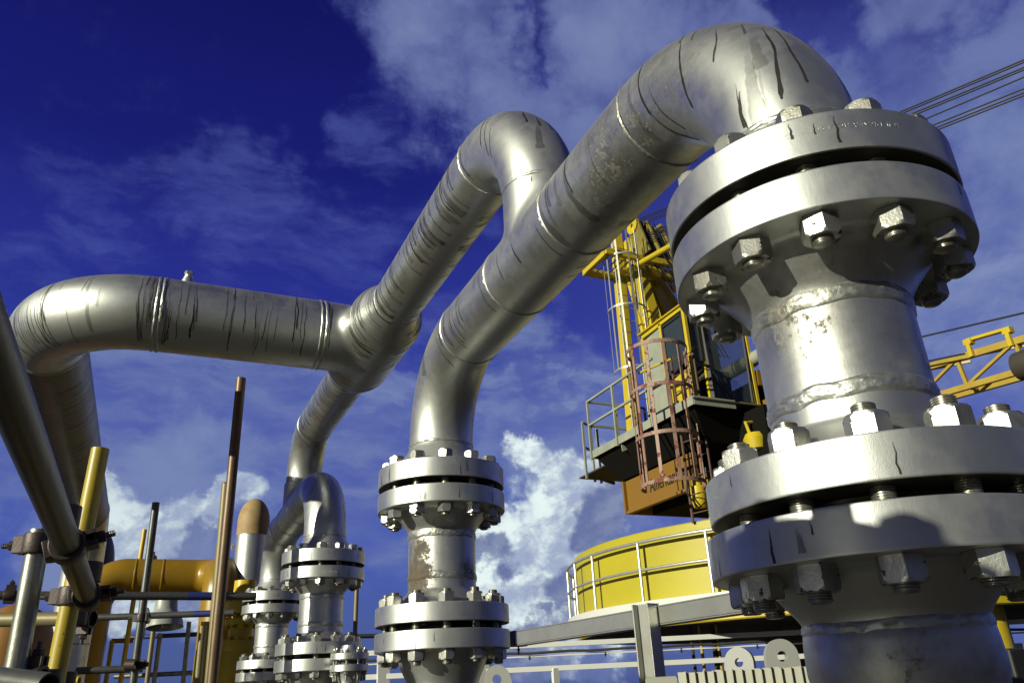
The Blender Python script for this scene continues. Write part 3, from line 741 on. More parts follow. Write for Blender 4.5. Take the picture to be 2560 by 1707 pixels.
mb = MB(); mb.lathe([(DR, 1.195), (DR+.19, 1.19), (DR+.2, 1.185), (DR+.2, 1.06), (DR+.19, 1.052), (DR+.004, 1.05)], 160, DC, smooth=False); mb.build('walkway', M['white'], drum)
mb = MB(); mb.lathe([(DR, 1.052), (DR, DB+.02), (DR-.02, DB)], 160, DC); mb.build('skirt', M['yellow'], drum)
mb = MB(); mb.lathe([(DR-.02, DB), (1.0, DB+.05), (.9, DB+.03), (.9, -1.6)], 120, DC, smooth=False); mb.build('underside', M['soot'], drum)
RRL = DR+.15
for z in (2.135, 1.683):
    mb = MB(); mb.sweep([(DC.x+RRL*math.cos(2*PI*k/150), DC.y+RRL*math.sin(2*PI*k/150), z) for k in range(150)], .028 if z > 2 else .025, 12, closed=True); mb.build('handrail', M['rail'], drum)
for a in [166.5, 177.6, 194, 210]+[166.5-k*13.8 for k in range(1, 10)]+[210+k*15.5 for k in range(1, 12)]:
    if a > 380 or a < 40: continue
    p = Vector((DC.x+RRL*math.cos(R_(a)), DC.y+RRL*math.sin(R_(a)), 0))
    mb = MB(); mb.sweep([p+Vector((0, 0, 1.185)), p+Vector((0, 0, 2.13))], .026, 10); mb.sweep([p+Vector((0, 0, 1.60)), p+Vector((0, 0, 1.64))], .030, 10)
    mb.build('rail_post', M['rail'], drum)

crane = thing('crane', 'yellow lattice boom crane with driver cab, gantry mast and caged ladders on the round drum', 'crane', (DC.x, DC.y, DT))
def cp(name, mb, m, parent=None, bev=0.): return mb.build(name, m if isinstance(m, list) else M[m], parent or crane, bevel=bev)
# slewing ring and house
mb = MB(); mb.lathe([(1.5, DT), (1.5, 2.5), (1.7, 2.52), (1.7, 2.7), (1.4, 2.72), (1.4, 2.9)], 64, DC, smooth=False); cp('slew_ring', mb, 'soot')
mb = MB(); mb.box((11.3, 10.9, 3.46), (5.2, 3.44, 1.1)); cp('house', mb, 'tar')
mb = MB()
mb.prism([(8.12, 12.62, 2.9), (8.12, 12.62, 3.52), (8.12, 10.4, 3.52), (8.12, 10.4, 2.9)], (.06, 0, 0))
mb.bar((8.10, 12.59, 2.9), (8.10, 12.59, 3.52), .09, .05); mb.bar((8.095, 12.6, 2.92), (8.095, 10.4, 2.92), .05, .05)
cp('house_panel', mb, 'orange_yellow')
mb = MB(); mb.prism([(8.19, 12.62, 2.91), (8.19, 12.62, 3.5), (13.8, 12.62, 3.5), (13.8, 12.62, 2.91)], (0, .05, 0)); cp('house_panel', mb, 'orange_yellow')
def letters(text, size, m, parent, mat, depth=.002, font_scale=(1, 1), name='lettering', bend=None):
    cu = bpy.data.curves.new('t', 'FONT'); cu.body = text; cu.size = size; cu.extrude = depth; cu.resolution_u = 3; cu.align_x = 'CENTER'
    o = bpy.data.objects.new('t', cu); COL.objects.link(o); dg = bpy.context.evaluated_depsgraph_get()
    me = bpy.data.meshes.new_from_object(o.evaluated_get(dg)); bpy.data.objects.remove(o); bpy.data.curves.remove(cu)
    me.name = name; off = ROOTLOC(parent)
    for v in me.vertices:
        c = Vector((v.co.x*font_scale[0], v.co.y*font_scale[1], v.co.z))
        v.co = (bend(c) if bend else m @ c)-off
    me.materials.clear(); me.materials.append(M[mat]); o = bpy.data.objects.new(name, me); COL.objects.link(o); o.parent = parent
    return o
# the name on the house panel reads from left to right as seen from the -X side
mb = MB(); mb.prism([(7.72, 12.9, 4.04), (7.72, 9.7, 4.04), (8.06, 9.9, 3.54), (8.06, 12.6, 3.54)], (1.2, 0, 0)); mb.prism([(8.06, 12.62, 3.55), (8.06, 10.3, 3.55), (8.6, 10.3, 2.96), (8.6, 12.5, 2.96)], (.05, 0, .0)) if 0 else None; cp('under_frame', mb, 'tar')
letters('American Aero', .30, Matrix(((0, 0, -1, 8.112), (-1, 0, 0, 11.12), (0, 1, 0, 3.13), (0, 0, 0, 1))), crane, 'black', .003, (.70, 1.15))
# walkway round the house
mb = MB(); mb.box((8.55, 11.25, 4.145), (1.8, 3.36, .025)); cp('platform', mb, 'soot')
mb = MB(); mb.bar((7.65, 12.93, 4.12), (7.65, 9.6, 4.12), .02, .15); mb.bar((7.64, 12.94, 4.12), (9.4, 12.94, 4.12), .02, .15); mb.bar((7.66, 9.6, 4.12), (8.5, 9.6, 4.12), .02, .15)
mb.prism([(7.68, 11.9, 4.05), (7.68, 11.88, 3.9), (8.1, 11.88, 4.05)], (0, .02, 0)); cp('platform_edge', mb, 'grey_green')
def rail(name, pts, z0, hs, r=.02, post_every=None, m='grey_green'):
    mb = MB(); 
    for h in hs:
        for a, b in zip(pts[:-1], pts[1:]): mb.bar((a[0], a[1], z0+h), (b[0], b[1], z0+h), r*2, r*2)
    for p in post_every or pts: mb.bar((p[0], p[1], z0-.12), (p[0], p[1], z0+hs[0]), r*2.1, r*2.1)
    return cp(name, mb, m)
rail('guard_rail', [(7.63, 12.93), (7.63, 10.55)], 4.14, (1.08, .58), post_every=[(7.63, 12.93), (7.63, 11.95), (7.63, 10.75)])
rail('guard_rail', [(7.63, 12.93), (9.0, 12.93)], 4.14, (1.08, .58), post_every=[(8.3, 12.93), (9.0, 12.93)])
mb = MB(); mb.bar((8.0, 13.82, 3.98), (9.0, 14.4, 3.98), .05, .06); mb.box((8.6, 13.6, 3.97), (1.2, 1.1, .03)); cp('rear_landing', mb, 'soot')
rail('guard_rail', [(7.99, 13.82), (8.35, 14.05)], 4.0, (1.1, .55), post_every=[(7.99, 13.82), (8.3, 14.02), (8.5, 14.1)])
# gantry: two mast legs, sloping A-frame legs, head platform
m0, m1 = ony(1556, 645, 12.8), ony(1571, 1068, 12.8)
mb = MB(); mb.bar((m1.x+.10, 12.8, 4.1), (m1.x+.24, 12.8, 9.6), .21, .20, (0, 1, 0)); cp('gantry_mast', mb, 'yellow', bev=.012)
mb = MB(); mb.bar((10.9, 12.8, 4.1), (10.9, 12.8, 9.6), .24, .22, (0, 1, 0)); cp('gantry_mast', mb, 'yellow', bev=.012)
for x, pq in ((8.95, ((1597, 690), (1640, 835), .30)), (9.9, ((1640, 690), (1690, 800), .30))):
    a, b = onx(*pq[0], x), onx(*pq[1], x); d = (b-a).normalized(); a2 = a-d*1.0; b2 = b+d*2.6
    mb = MB(); mb.bar(a2, b2, .26, pq[2], (0, 1, 0)); mb.bar(a2+Vector((-.16, .18, 0)), b2+Vector((-.16, .18, 0)), .08, .09, (0, 1, 0)); cp('gantry_leg', mb, 'yellow', bev=.01)
tip = ony(1459, 679, 13.05); zt = tip.z; bk = onz(1515, 628, zt); x0_ = tip.x; yb_ = bk.y; gb = ony(1645, 685, 12.5)
mb = MB(); mb.bar((x0_, 13.05, zt), (12.2, 13.05, zt), .12, .16); mb.bar((x0_, yb_, zt), (12.0, yb_, zt), .10, .14); mb.bar((x0_+.05, 13.0, zt), (x0_+.05, yb_, zt), .10, .14)
mb.bar((9.05, 12.5, gb.z), (11.9, 12.5, gb.z), .16, .24); mb.bar((9.5, 12.42, gb.z+.26), (11.3, 12.42, gb.z+.26), .16, .14); cp('gantry_head', mb, 'yellow', bev=.008)
mb = MB(); ng = int((yb_-13.15)/.06)
for k in range(ng): mb.bar((x0_+.1, 13.12+k*.06, zt+.02), (9.8, 13.12+k*.06, zt+.02), .02, .04)
for k in range(9): mb.bar((x0_+.15+k*.15, 13.1, zt+.02), (x0_+.15+k*.15, yb_-.05, zt+.02), .012, .036)
cp('grating', mb, 'black')
# sheave head above: plates, sheaves, ropes running down
hp = ony(1612, 600, 12.5)
mb = MB()
for dx in (0, .35, .8): mb.prism([(hp.x-.28+dx*.8, 12.8, 8.55), (hp.x-.28+dx*.8, 12.0, 8.55), (hp.x-.28+dx*.8, 12.32, 9.55), (hp.x-.28+dx*.8, 12.62, 9.6)], (.06, 0, 0))
cp('sheave_head', mb, 'olive_dark', bev=.006)
for k in range(4):
    mb = MB(); mb.lathe([(.05, -.03), (.2, -.03), (.17, 0), (.2, .03), (.05, .03)], 28, (hp.x-.28+.14*k, 12.5, 9.45-.05*k), (1, 0, 0)); cp('sheave', mb, 'black' if k % 2 else 'yellow')
for k in range(5):
    mb = MB(); mb.sweep([(hp.x-.2+.09*k, 12.42-.03*k, 9.5), (hp.x-.15+.09*k, 12.2-.05*k, 8.5), (9.9+.1*k, 11.6, 6.0)], .014, 6); cp('hoist_rope', mb, 'cable')
ta, tb = onx(1590, 664, 8.7), at(1690, 608, 13.6)
mb = MB(); mb.sweep([ta, ta+(tb-ta)*1.6], .062, 16); cp('tie_tube', mb, 'yellow')
mb = MB(); mb.lathe([(.0, 0), (.05, 0), (.05, .16), (.03, .2), (0, .2)], 12, ony(1620, 592, 12.3)); cp('lamp', mb, 'black')
# upper grey caged ladder beside the mast
def ladder(name, c, w, z0, z1, along, m, r=.024, pitch=.29, rr=.012):
    t = thing_child = bpy.data.objects.new(name, None)
    mb = MB(); A = Vector(along).normalized()
    for s_ in (-1, 1): mb.sweep([c+A*(s_*w/2)+Vector((0, 0, z0)), c+A*(s_*w/2)+Vector((0, 0, z1))], r, 8)
    z = z0+.15
    while z < z1: mb.sweep([c-A*(w/2)+Vector((0, 0, z)), c+A*(w/2)+Vector((0, 0, z))], rr, 6); z += pitch
    bpy.data.objects.remove(t); return cp(name, mb, m)
lc = Vector((8.52, 12.40, 0))
ladder('ladder', lc, .42, 4.2, 8.9, (1, .05, 0), 'ladder_grey', .017)
def cage(c, r, hoops, bars, zs, m, a0, a1, flat=.05, th=.010, mat2=None):
    for z in hoops:
        mb = MB(); pts = [c+Vector((r*math.cos(R_(a0+(a1-a0)*k/28)), r*math.sin(R_(a0+(a1-a0)*k/28)), z)) for k in range(29)]
        for p, q in zip(pts[:-1], pts[1:]): mb.bar(p, q+(q-p)*.04, th, flat)
        cp('cage_hoop', mb, m)
    for k in range(bars):
        a = R_(a0+(a1-a0)*k/(bars-1)); e = Vector((math.cos(a), math.sin(a), 0)); p = c+e*(r-.008)
        mb = MB(); mb.bar(p+Vector((0, 0, zs[0])), p+Vector((0, 0, zs[1])), flat*.9, th, e); cp('cage_bar', mb, mat2 or m)
cage(Vector((8.42, 12.30, 0)), .40, (5.72, 7.1, 8.3), 7, (5.7, 9.0), 'ladder_grey', 150, 372, .04, .010)
# rusty caged ladder from the drum up to the walkway
cc = Vector((7.54, 10.27, 0))
cage(cc, .52, (2.86, 3.64, 4.46, 5.22), 8, (2.84, 5.24), 'cage_rust', 118, 345, .062, .016)
ladder('ladder', Vector((7.98, 10.15, 0)), .5, 2.3, 5.2, (.25, -1, 0), 'ladder_rust', .024, .30, .011)
mb = MB(); mb.sweep([Vector((7.36, 10.62, 4.93)), Vector((7.55, 9.82, 4.93))], .02, 8); cp('safety_bar', mb, 'yellow')
# cab
CX, CY0, CY1, CZ0, CZ1 = 8.2, 10.2, 11.55, 4.36, 6.16
mb = MB()
def frame(mb, p00, p10, p11, p01, w, t):
    for a, b in ((p00, p10), (p10, p11), (p11, p01), (p01, p00)): mb.bar(a, b, t, w)
f = .07
for y in (CY0, 10.93): mb.bar((CX, y, CZ0), (CX, y, CZ1), f, f)
mb.bar((CX, CY1, CZ0), (CX, CY1, CZ1-.05), f, f)
mb.bar((CX, CY0, CZ1), (CX, CY1, CZ1-.03), f, f); mb.bar((9.55, CY0, CZ1), (9.55, CY1, CZ1), f, f); mb.bar((CX, CY0, CZ1), (9.55, CY0, CZ1), f, f); mb.bar((CX, CY1, CZ1-.03), (9.55, CY1, CZ1), f, f)
mb.bar((9.55, CY0, CZ0), (9.55, CY0, CZ1), f, f); mb.bar((9.55, CY1, CZ0), (9.55, CY1, CZ1), f, f); mb.bar((CX, CY0-.02, CZ0), (9.6, CY0-.02, CZ0), f, .12); mb.bar((CX, CY0, CZ0), (CX, CY1, CZ0), f, .1)
mb.box((8.87, 10.87, CZ1+.045), (1.5, 1.5, .03)); mb.bar((8.52, CY0+.01, CZ0+.05), (8.48, CY0+.01, CZ1), .05, .05)
mb.prism([(CX+.01, CY0+.04, CZ0+.05), (CX+.01, CY0+.04, 5.05), (CX+.01, 10.9, 4.95), (CX+.01, 10.9, CZ0+.05)], (.03, 0, 0)); cp('cab', mb, 'yellow', bev=.008)
mb = MB(); mb.prism([(CX+.01, 10.97, CZ0+.05), (CX+.01, 10.97, CZ1-.06), (CX+.01, 11.52, CZ1-.1), (CX+.01, 11.52, CZ0+.05)], (.03, 0, 0)); mb.prism([(CX+.04, 11.53, CZ0), (CX+.04, 11.53, CZ1-.06), (9.5, 11.53, CZ1-.06), (9.5, 11.53, CZ0)], (0, .03, 0)); cp('cab_side_panel', mb, 'grey_green')
def window(pts, ext, parent):
    mb = MB(); P = [Vector(p) for p in pts]
    for a, b in zip(P, P[1:]+P[:1]): mb.bar(a, b, .035, .045)
    fr = cp('window', mb, 'black', parent)
    mb = MB(); mb.prism([p+Vector(ext)*.3 for p in P], Vector(ext)*.25); cp('pane', mb, 'glass', fr)
window([(CX-.005, 10.88, 5.02), (CX-.005, CY0+.08, 5.18), (CX-.005, CY0+.08, CZ1-.09), (CX-.005, 10.88, CZ1-.1)], (.03, 0, 0), crane)
window([(8.28, CY0-.005, 5.0), (8.46, CY0-.005, 5.15), (8.46, CY0-.005, CZ1-.08), (8.26, CY0-.005, CZ1-.08)], (0, .03, 0), crane)
window([(8.56, CY0-.03, CZ0+.06), (9.42, CY0-.03, CZ0+.06), (9.50, CY0-.005, CZ1-.08), (8.54, CY0-.005, CZ1-.08)], (0, .03, 0), crane)
mb = MB(); mb.box((9.0, 11.0, 4.75), (.5, .5, .12)); mb.box((9.0, 11.24, 5.15), (.5, .12, .75)); mb.box((8.9, 10.5, 4.85), (.6, .2, .5)); cp('seat', mb, 'soot', bev=.02)
mb = MB(); mb.bar((8.6, CY0-.06, 4.95), (8.95, CY0-.06, 4.42), .02, .02); cp('wiper', mb, 'black')
# machinery deck right of the cab
mb = MB(); mb.box((10.6, 10.7, 4.62), (2.0, .9, .62)); mb.box((11.6, 10.4, 5.05), (1.2, .8, .5)); cp('machinery', mb, 'tar')
mb = MB(); mb.bar((9.62, 10.2, 4.95), (12.4, 10.05, 4.85), .1, .3); mb.bar((9.62, 10.1, 4.42), (12.4, 10.0, 4.4), .1, .16)
for k in range(5): mb.bar((9.75+.3*k, 10.06, 4.5), (9.75+.3*k, 10.06, 5.0), .06, .08)
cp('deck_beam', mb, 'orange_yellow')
e0, e1 = at(1835, 925, 14.4), at(1905, 885, 13.9)
mb = MB(); mb.sweep([e0-(e1-e0)*.6, e0, e1, e1+(e1-e0)*.8], .13, 20); mb.sweep([e0+(e1-e0)*.62, e0+(e1-e0)*.68], .14, 20); cp('exhaust_pipe', mb, 'grey_green')
# hydraulic motor and hoses seen beside the near flange
hp2 = at(1762, 1235, 13.2)
mb = MB(); mb.lathe([(0, -.2), (.1, -.2), (.14, -.1), (.14, .14), (.09, .16), (.09, .3), (0, .3)], 20, hp2+Vector((-.05, .1, 0))); mb.box(hp2+Vector((.12, 0, -.2)), (.1, .14, .9)); cp('swing_motor', mb, 'yellow')
mb = MB(); mb.sweep([hp2+Vector((-.3, 0, .35)), hp2+Vector((-.36, 0, 0)), hp2+Vector((-.2, -.05, -.25)), hp2+Vector((0, -.05, -.1)), hp2+Vector((.05, 0, .3))], .016, 8); mb.sweep([hp2+Vector((.02, -.1, .26)), hp2+Vector((.02, -.1, .42))], .05, 12); cp('hose', mb, 'black')
mb = MB(); hp3 = at(1890, 1105, 12.9); mb.lathe([(0, -.15), (.16, -.12), (.2, .05), (.15, .14), (.05, .16)], 20, hp3); mb.sweep([hp3+Vector((-.1, 0, .15)), hp3+Vector((-.15, 0, .32)), hp3+Vector((.1, 0, .36)), hp3+Vector((.3, 0, .15))], .03, 8); cp('brake_pot', mb, 'yellow')
# lattice boom lying out over the right-hand side
bm_ = bpy.data.objects.new('boom', None)
bpy.data.objects.remove(bm_)
mb = MB(); bx0, bx1 = 12.5, 12.86; ya, yb = 10.6, 2.0
def zt_(y): return 5.0+(y-8.84)*.11
def zb_(y): return 4.43+(y-8.6)*.08
for x in (bx0, bx1):
    if x == bx0: mb.bar((x, ya, zt_(ya)), (x, yb, zt_(yb)), .09, .115)
    mb.bar((x, ya, zb_(ya)), (x, yb, zb_(yb)), .085, .10)
boom = cp('boom', mb, 'pale_yellow')
mb = MB(); step = 1.05
for x in (bx0,):
    y = 9.35; k = 0
    while y > 2.2:
        mb.bar((x, y, zb_(y)), (x, y-step, zt_(y-step)), .05, .05); mb.bar((x, y-step, zt_(y-step)), (x, y-step-.05, zb_(y-step)), .06, .06)
        y -= step; k += 1
y = 9.35
while y > 2.2: mb.bar((bx0, y, zt_(y)), (bx1, y-step, zt_(y-step)), .045, .045); mb.bar((bx0, y, zb_(y)), (bx1, y, zb_(y)), .045, .045); y -= step
cp('boom_lacing', mb, 'pale_yellow', boom)
q = ony(2430, 860, 8.0); 
ba, bb = onx(2426, 873, bx0-.07), onx(2524, 846, bx0-.07)
mb = MB()
for p in (ba, bb): mb.box((bx0-.09, p.y, p.z-.02), (.05, .07, .24)); mb.box((bx0-.05, p.y, p.z+.14), (.12, .14, .1))
mb.bar((bx0-.03, ba.y, ba.z+.18), (bx0-.03, bb.y, bb.z+.18), .1, .05); cp('boom_bracket', mb, 'yellow', boom)
mb = MB(); dpt = at(2556, 900, 13.6); mb.lathe([(0, -.2), (.22, -.2), (.24, 0), (.22, .2), (0, .2)], 32, dpt+Vector((.35, .1, .03)), (0, 1, .1)); cp('hook_block', mb, 'soot', boom)
# pendant and hoist lines
for (p, q_) in (((1600, 556), (2560, 139)), ((1602, 560), (2560, 145)), ((1603, 566), (2560, 158)), ((1604, 571), (2560, 164)), ((1607, 600), (2560, 182)), ((1606, 606), (2560, 211)), ((1606, 612), (2560, 221)), ((1606, 618), (2560, 228))):
    a = ony(p[0], p[1]-10, 12.45); b = at(q_[0], q_[1], 11.2); b2 = a+(b-a)*1.7
    pts = [a.lerp(b2, k/20)+Vector((0, 0, -.12*math.sin(PI*k/20)*.6)) for k in range(21)]
    mb = MB(); mb.sweep(pts, .014, 6); cp('pendant_line', mb, 'cable')
for (p, q_) in (((2304, 842), (2560, 782)), ((2320, 903), (2412, 884))):
    a = onx(*p, 12.3); b = onx(*q_, 12.3); mb = MB(); mb.sweep([a-(b-a)*1.2, b+(b-a)*.9 if q_[0] > 2500 else b], .017, 6); cp('hoist_line', mb, 'cable')

# ------------------------------------------------------------------ steel frame, white railings, lugs, ribbed panel
zb = .492; A_, B_ = onz(1290, 1615, zb), onz(1648, 1564, zb); dirb = (B_-A_).normalized()
sf = thing('steel_frame', 'grey steel column and beam standing in front of the yellow drum', 'steel frame', (B_.x, B_.y, -1.6))
h = .182
mb = MB(); a, b = A_-dirb*.0, B_+dirb*2.6; s_ = Vector((0, 0, 1)); sd = dirb.cross(s_)
mb.bar(a+s_*(h/2), b+s_*(h/2), .012, h-.02); mb.bar(a+s_*(h-.006), b+s_*(h-.006), .17, .012); mb.bar(a+s_*.006, b+s_*.006, .17, .012)
mb.bar(a+s_*(h/2)+sd*.08, b+s_*(h/2)+sd*.08, .012, h-.03); mb.bar(a+s_*(h/2)-sd*.08, b+s_*(h/2)-sd*.08, .012, h-.03); mb.build('beam', M['steel_grey'], sf, bevel=.002)
cpos = onz(1621, 1600, .40); cpos = Vector((cpos.x, cpos.y, 0))*((B_-Vector((.12, .12, 0))).length/Vector((cpos.x, cpos.y, 0)).length)
mb = MB(); cs = MB()
th = R_(-20); X1 = Vector((math.cos(th), -math.sin(th), 0)); Y1 = Vector((math.sin(th), math.cos(th), 0))
top = zb+h+.02; rotm = Matrix((X1, Y1, Vector((0, 0, 1)))).transposed(); cen = cpos+Vector((0, 0, (top-1.6)/2-0)); cen.z = (top-1.6)/2; hh = top+1.6
mb.box(cen-Y1*.09, (.17, .014, hh), 0, rotm); mb.box(cen+Y1*.09, (.17, .014, hh), 0, rotm); mb.box(cen, (.012, .166, hh), 0, rotm)
mb.build('column', M['steel_grey'], sf, bevel=.002)
mb = MB(); ww = [cpos+X1*.09-Y1*.09+Vector((0, 0, top-.004-.02*k)) for k in range(12)]
for k, p in enumerate(ww): mb.lathe([(0, -.012), (.013, -.008), (.015, .006), (0, .012)], 8, p)
mb.build('weld_seam', M['white'], sf)
mb = MB(); p = A_+dirb*.07; mb.box(p+s_*(h/2), (.19, .16, h+.012), 0, Matrix((dirb.cross(s_), dirb, s_)).transposed()); mb.sweep([p-s_*.0, p-s_*.10], .012, 8); mb.sweep([p-s_*.035, p-s_*.055], .022, 8); mb.build('end_bracket', M['black'], sf)

def rail_line(p, q, HA, HB): return at(*p, HA), at(*q, HB)
wr = thing('white_railing', 'long white horizontal rails with a dark conduit, far behind the grey beam', 'railing', at(1280, 1620, 16)*1.0)
a, b = at(920, 1632, 13.6), at(2560, 1581, 15.5)
b = Vector((b.x, b.y, a.z)); 
mb = MB(); mb.bar(a, a+(b-a)*1.25, .04, .075); mb.build('top_rail', M['white'], wr, bevel=.004)
mb = MB(); n_ = 40
mb.sweep([a.lerp(a+(b-a)*1.25, k/n_)+Vector((-.05, -.05, -.115+.008*math.sin(k*2.1))) for k in range(n_+1)], .02, 8); mb.build('conduit', M['soot'], wr)
mb = MB(); mb.bar(a+Vector((0, 0, -.165)), a+(b-a)*1.25+Vector((0, 0, -.165)), .05, .022); mb.build('tray', M['white'], wr)
for k in range(9):
    p = a.lerp(b, .02+.115*k)+Vector((-.06, -.06, -.15)); mb = MB(); mb.sweep([p, p+Vector((0, 0, -.07))], .012, 6); mb.sweep([p+Vector((0, 0, -.03)), p+Vector((0, 0, -.05))], .022, 6); mb.build('hanger_bolt', M['black'], wr)
c, d_ = at(915, 1692, 13.4), at(2560, 1628, 15.3); d_ = Vector((d_.x, d_.y, c.z))
lw = thing('white_guard_rail', 'lower white guard rail with short posts, below the long white rails', 'railing', (c+d_)/2)
mb = MB(); mb.bar(c, d_, .04, .075); mb.build('rail', M['white'], lw, bevel=.004)
for px in (958, 1207, 1388, 2130):
    t = (px-915)/(2560-915); p = c.lerp(d_, t); mb = MB(); mb.bar(p+Vector((0, 0, -2.2)), p+Vector((0, 0, .0 if px > 1300 else .45)), .10 if px > 1300 else .19, .08, (0, 1, 0)); mb.build('post', M['white'], lw)
for px, col_, w, lab in ((1734, 'soot', .05, 'dark thin pole under the drum, left of the pale pole'), (1757, 'pale_yellow', .05, 'pale yellow thin pole standing under the yellow drum'), (1790, 'soot', .08, 'thick dark pole under the drum, beside the white lugs'), (1800, 'pale_yellow', .05, 'pale thin pole touching the thick dark pole')):
    p = at(px, 1640, 14.2); mb = MB(); mb.sweep([(p.x, p.y, -1.6), (p.x, p.y, .92)], w*.55, 10); o = mb.build('service_pole', M[col_], origin=(p.x, p.y, -1.6)); tag(o, lab, 'pole', 'service poles under the drum')
# lifting lugs
def lug(px, py, H, r, hole, label, tilt=0., yaw=0.):
    c = at(px, py, H); r = r*H/F_PX*.80; hr = hole*H/F_PX*.85
    X = Vector((math.cos(YAW+yaw), -math.sin(YAW+yaw), 0)); Z = Vector((0, 0, 1)); X2 = X*math.cos(tilt)+Z*math.sin(tilt); Z2 = Z*math.cos(tilt)-X*math.sin(tilt); N = X.cross(Z)
    mb = MB(); n = 40; outer = []; inner = []
    for k in range(n):
        a = 2*PI*k/n; e = X2*math.cos(a)+Z2*math.sin(a)
        inner.append(c+e*hr)
        if math.sin(a) >= -.0: outer.append(c+e*r)
        else: outer.append(c+X2*(r*math.cos(a)*(1+.25*-math.sin(a)))+Z2*(r*1.9*math.sin(a)))
    t = N*.025; vs = [v+t for v in outer]+[v+t for v in inner]+[v-t for v in outer]+[v-t for v in inner]
    fs = []
    for k in range(n):
        j = (k+1) % n; fs += [(k, j, n+j, n+k), (2*n+k, 3*n+k, 3*n+j, 2*n+j), (k, 2*n+k, 2*n+j, j), (n+k, n+j, 3*n+j, 3*n+k)]
    mb.add(vs, fs, 0, False); o = mb.build('lifting_lug', M['lug'], origin=c-Z*r*1.8); tag(o, label, 'lifting lug', 'white lifting lugs on the deck edge')
lug(1953, 1640, 5.2, 45, 13, 'larger upright white lifting lug with a round hole, beside the near riser')
lug(1850, 1655, 5.3, 40, 11, 'smaller tapered white lifting lug, left of the larger one', -.12, .5)
lug(1243, 1697, 6.0, 38, 12, 'white lifting lug beside the foot of the second riser', .25)
# ribbed metal panel at the bottom edge
a, b = at(1694, 1680, 4.6), at(2030, 1668, 4.5); b.z = a.z
pn = []; nr = 14
mb = MB(); d_ = (b-a); L = d_.length; d_.normalize(); nn = d_.cross(Vector((0, 0, 1)))
prof = []
for k in range(nr):
    s0 = L*k/nr; w = L/nr
    for t, o_ in ((0, .0), (.78, 0), (.82, .022), (.98, .022)): prof.append((s0+t*w, o_))
for (s0, o_), (s1, o1) in zip(prof[:-1], prof[1:]):
    p, q = a+d_*s0+nn*o_, a+d_*s1+nn*o1; zz = random.uniform(-.004, .004)
    mb.prism([p+Vector((0, 0, zz)), q+Vector((0, 0, zz)), q+Vector((0, 0, -.8)), p+Vector((0, 0, -.8))], nn*-.004)
M['panel'] = plain('ribbed_panel_paint', (.27, .27, .22), .5, .2, .35, 6, (.3, .29, .22), chips=.08)
o = mb.build('ribbed_panel', M['panel'], origin=a+Vector((0, 0, -.8))); tag(o, 'grey ribbed metal panel at the foot of the near riser', 'panel')
a = at(1620, 1698, 4.9); b = at(1692, 1692, 4.7)
mb = MB(); d_ = (b-a); d_.z = 0; L = d_.length; d_.normalize(); n_ = 12
for k in range(n_): mb.prism([a+d_*(L*k/n_), a+d_*(L*(k+.5)/n_)+Vector((0, 0, .012)), a+d_*(L*(k+1)/n_), a+d_*(L*(k+1)/n_)+Vector((0, 0, -.7)), a+d_*(L*k/n_)+Vector((0, 0, -.7))], Vector((0, .03, 0)))
o = mb.build('serrated_grating', M['panel'], origin=a+Vector((0, 0, -.7))); tag(o, 'low serrated grating edge left of the ribbed panel', 'grating')
# things seen past the near riser at the right edge
p = at(2456, 1600, 14.5); mb = MB(); mb.lathe([(.0, 1.28), (.35, 1.27), (.40, 1.2), (.42, -1.6)], 32, (p.x, p.y, 0)); o = mb.build('yellow_post', M['yellow'], origin=(p.x, p.y, -1.6)); tag(o, 'thick yellow post mostly hidden behind the near riser at the right', 'post')
p = at(2534, 1690, 9.); mb = MB(); mb.box((p.x, p.y, -.75), (.22, .22, 1.75)); mb.box((p.x+.2, p.y, -.8), (.2, .15, 1.6), 0); o = mb.build('equipment_box', M['black'], origin=(p.x, p.y, -1.6), bevel=.02); tag(o, 'dark equipment box low at the right edge', 'equipment box')

# ------------------------------------------------------------------ small flanged riser in front of the third riser
sc_ = atd(*(450+1108*.38265, 1107+1395*.38265), 3.62)
sr = thing('small_riser', 'small flanged silver pipe with eight bolts, in front of the third riser', 'riser pipe', (sc_.x, sc_.y, -1.6))
zt0 = sc_.z+.016; k = .088
mb = MB(); O = (sc_.x, sc_.y, 0)
mb.lathe([(0, zt0+.035), (.035, zt0+.034), (.045, zt0+.0), (k-.002, zt0), (k, zt0-.002), (k, zt0-.027), (k-.002, zt0-.029), (.05, zt0-.029), (.05, zt0-.036)], 64, O); mb.build('flange', M['far_silver'], sr)
z2 = zt0-.050
mb = MB(); mb.lathe([(.05, z2+.007), (.05, z2), (k-.002, z2), (k, z2-.002), (k, z2-.028), (k-.002, z2-.030), (.062, z2-.030), (.056, z2-.05), (.047, z2-.075), (.045, -1.6)], 64, O); mb.build('pipe', M['far_silver'], sr)
mb = MB(); mb.lathe([(.052, z2+.002), (.052, zt0-.031)], 40, O); mb.build('gasket', M['gasket'], sr)
me_ = None
for i in range(8):
    a = 2*PI*(i+.5)/8; p = Vector((.070*math.cos(a), .070*math.sin(a), 0))
    if me_ is None:
        b_ = MB(); b_.local = True; z_ = zt0+1.6
        b_.lathe([(0, z_+.022), (.0055, z_+.022), (.0062, z_+.016)] + [(.0066 if j % 2 else .0058, z_+.016-.002*j) for j in range(1, 68)] + [(0, z_-.122)], 12)
        for (q0, q1) in ((z_+.0005, z_+.014), (z_-.0945, z_-.081)): b_.lathe([(.0, q0), (.0115, q0), (.0122, q0+.001), (.0122, q1-.002), (.0105, q1), (.0, q1)], 6, smooth=False)
        o = b_.build('stud_bolt', M['nut'], sr); me_ = o.data
    else:
        o = bpy.data.objects.new('stud_bolt', me_); COL.objects.link(o); o.parent = sr
    o.location = p; o.rotation_euler = (0, 0, 0)

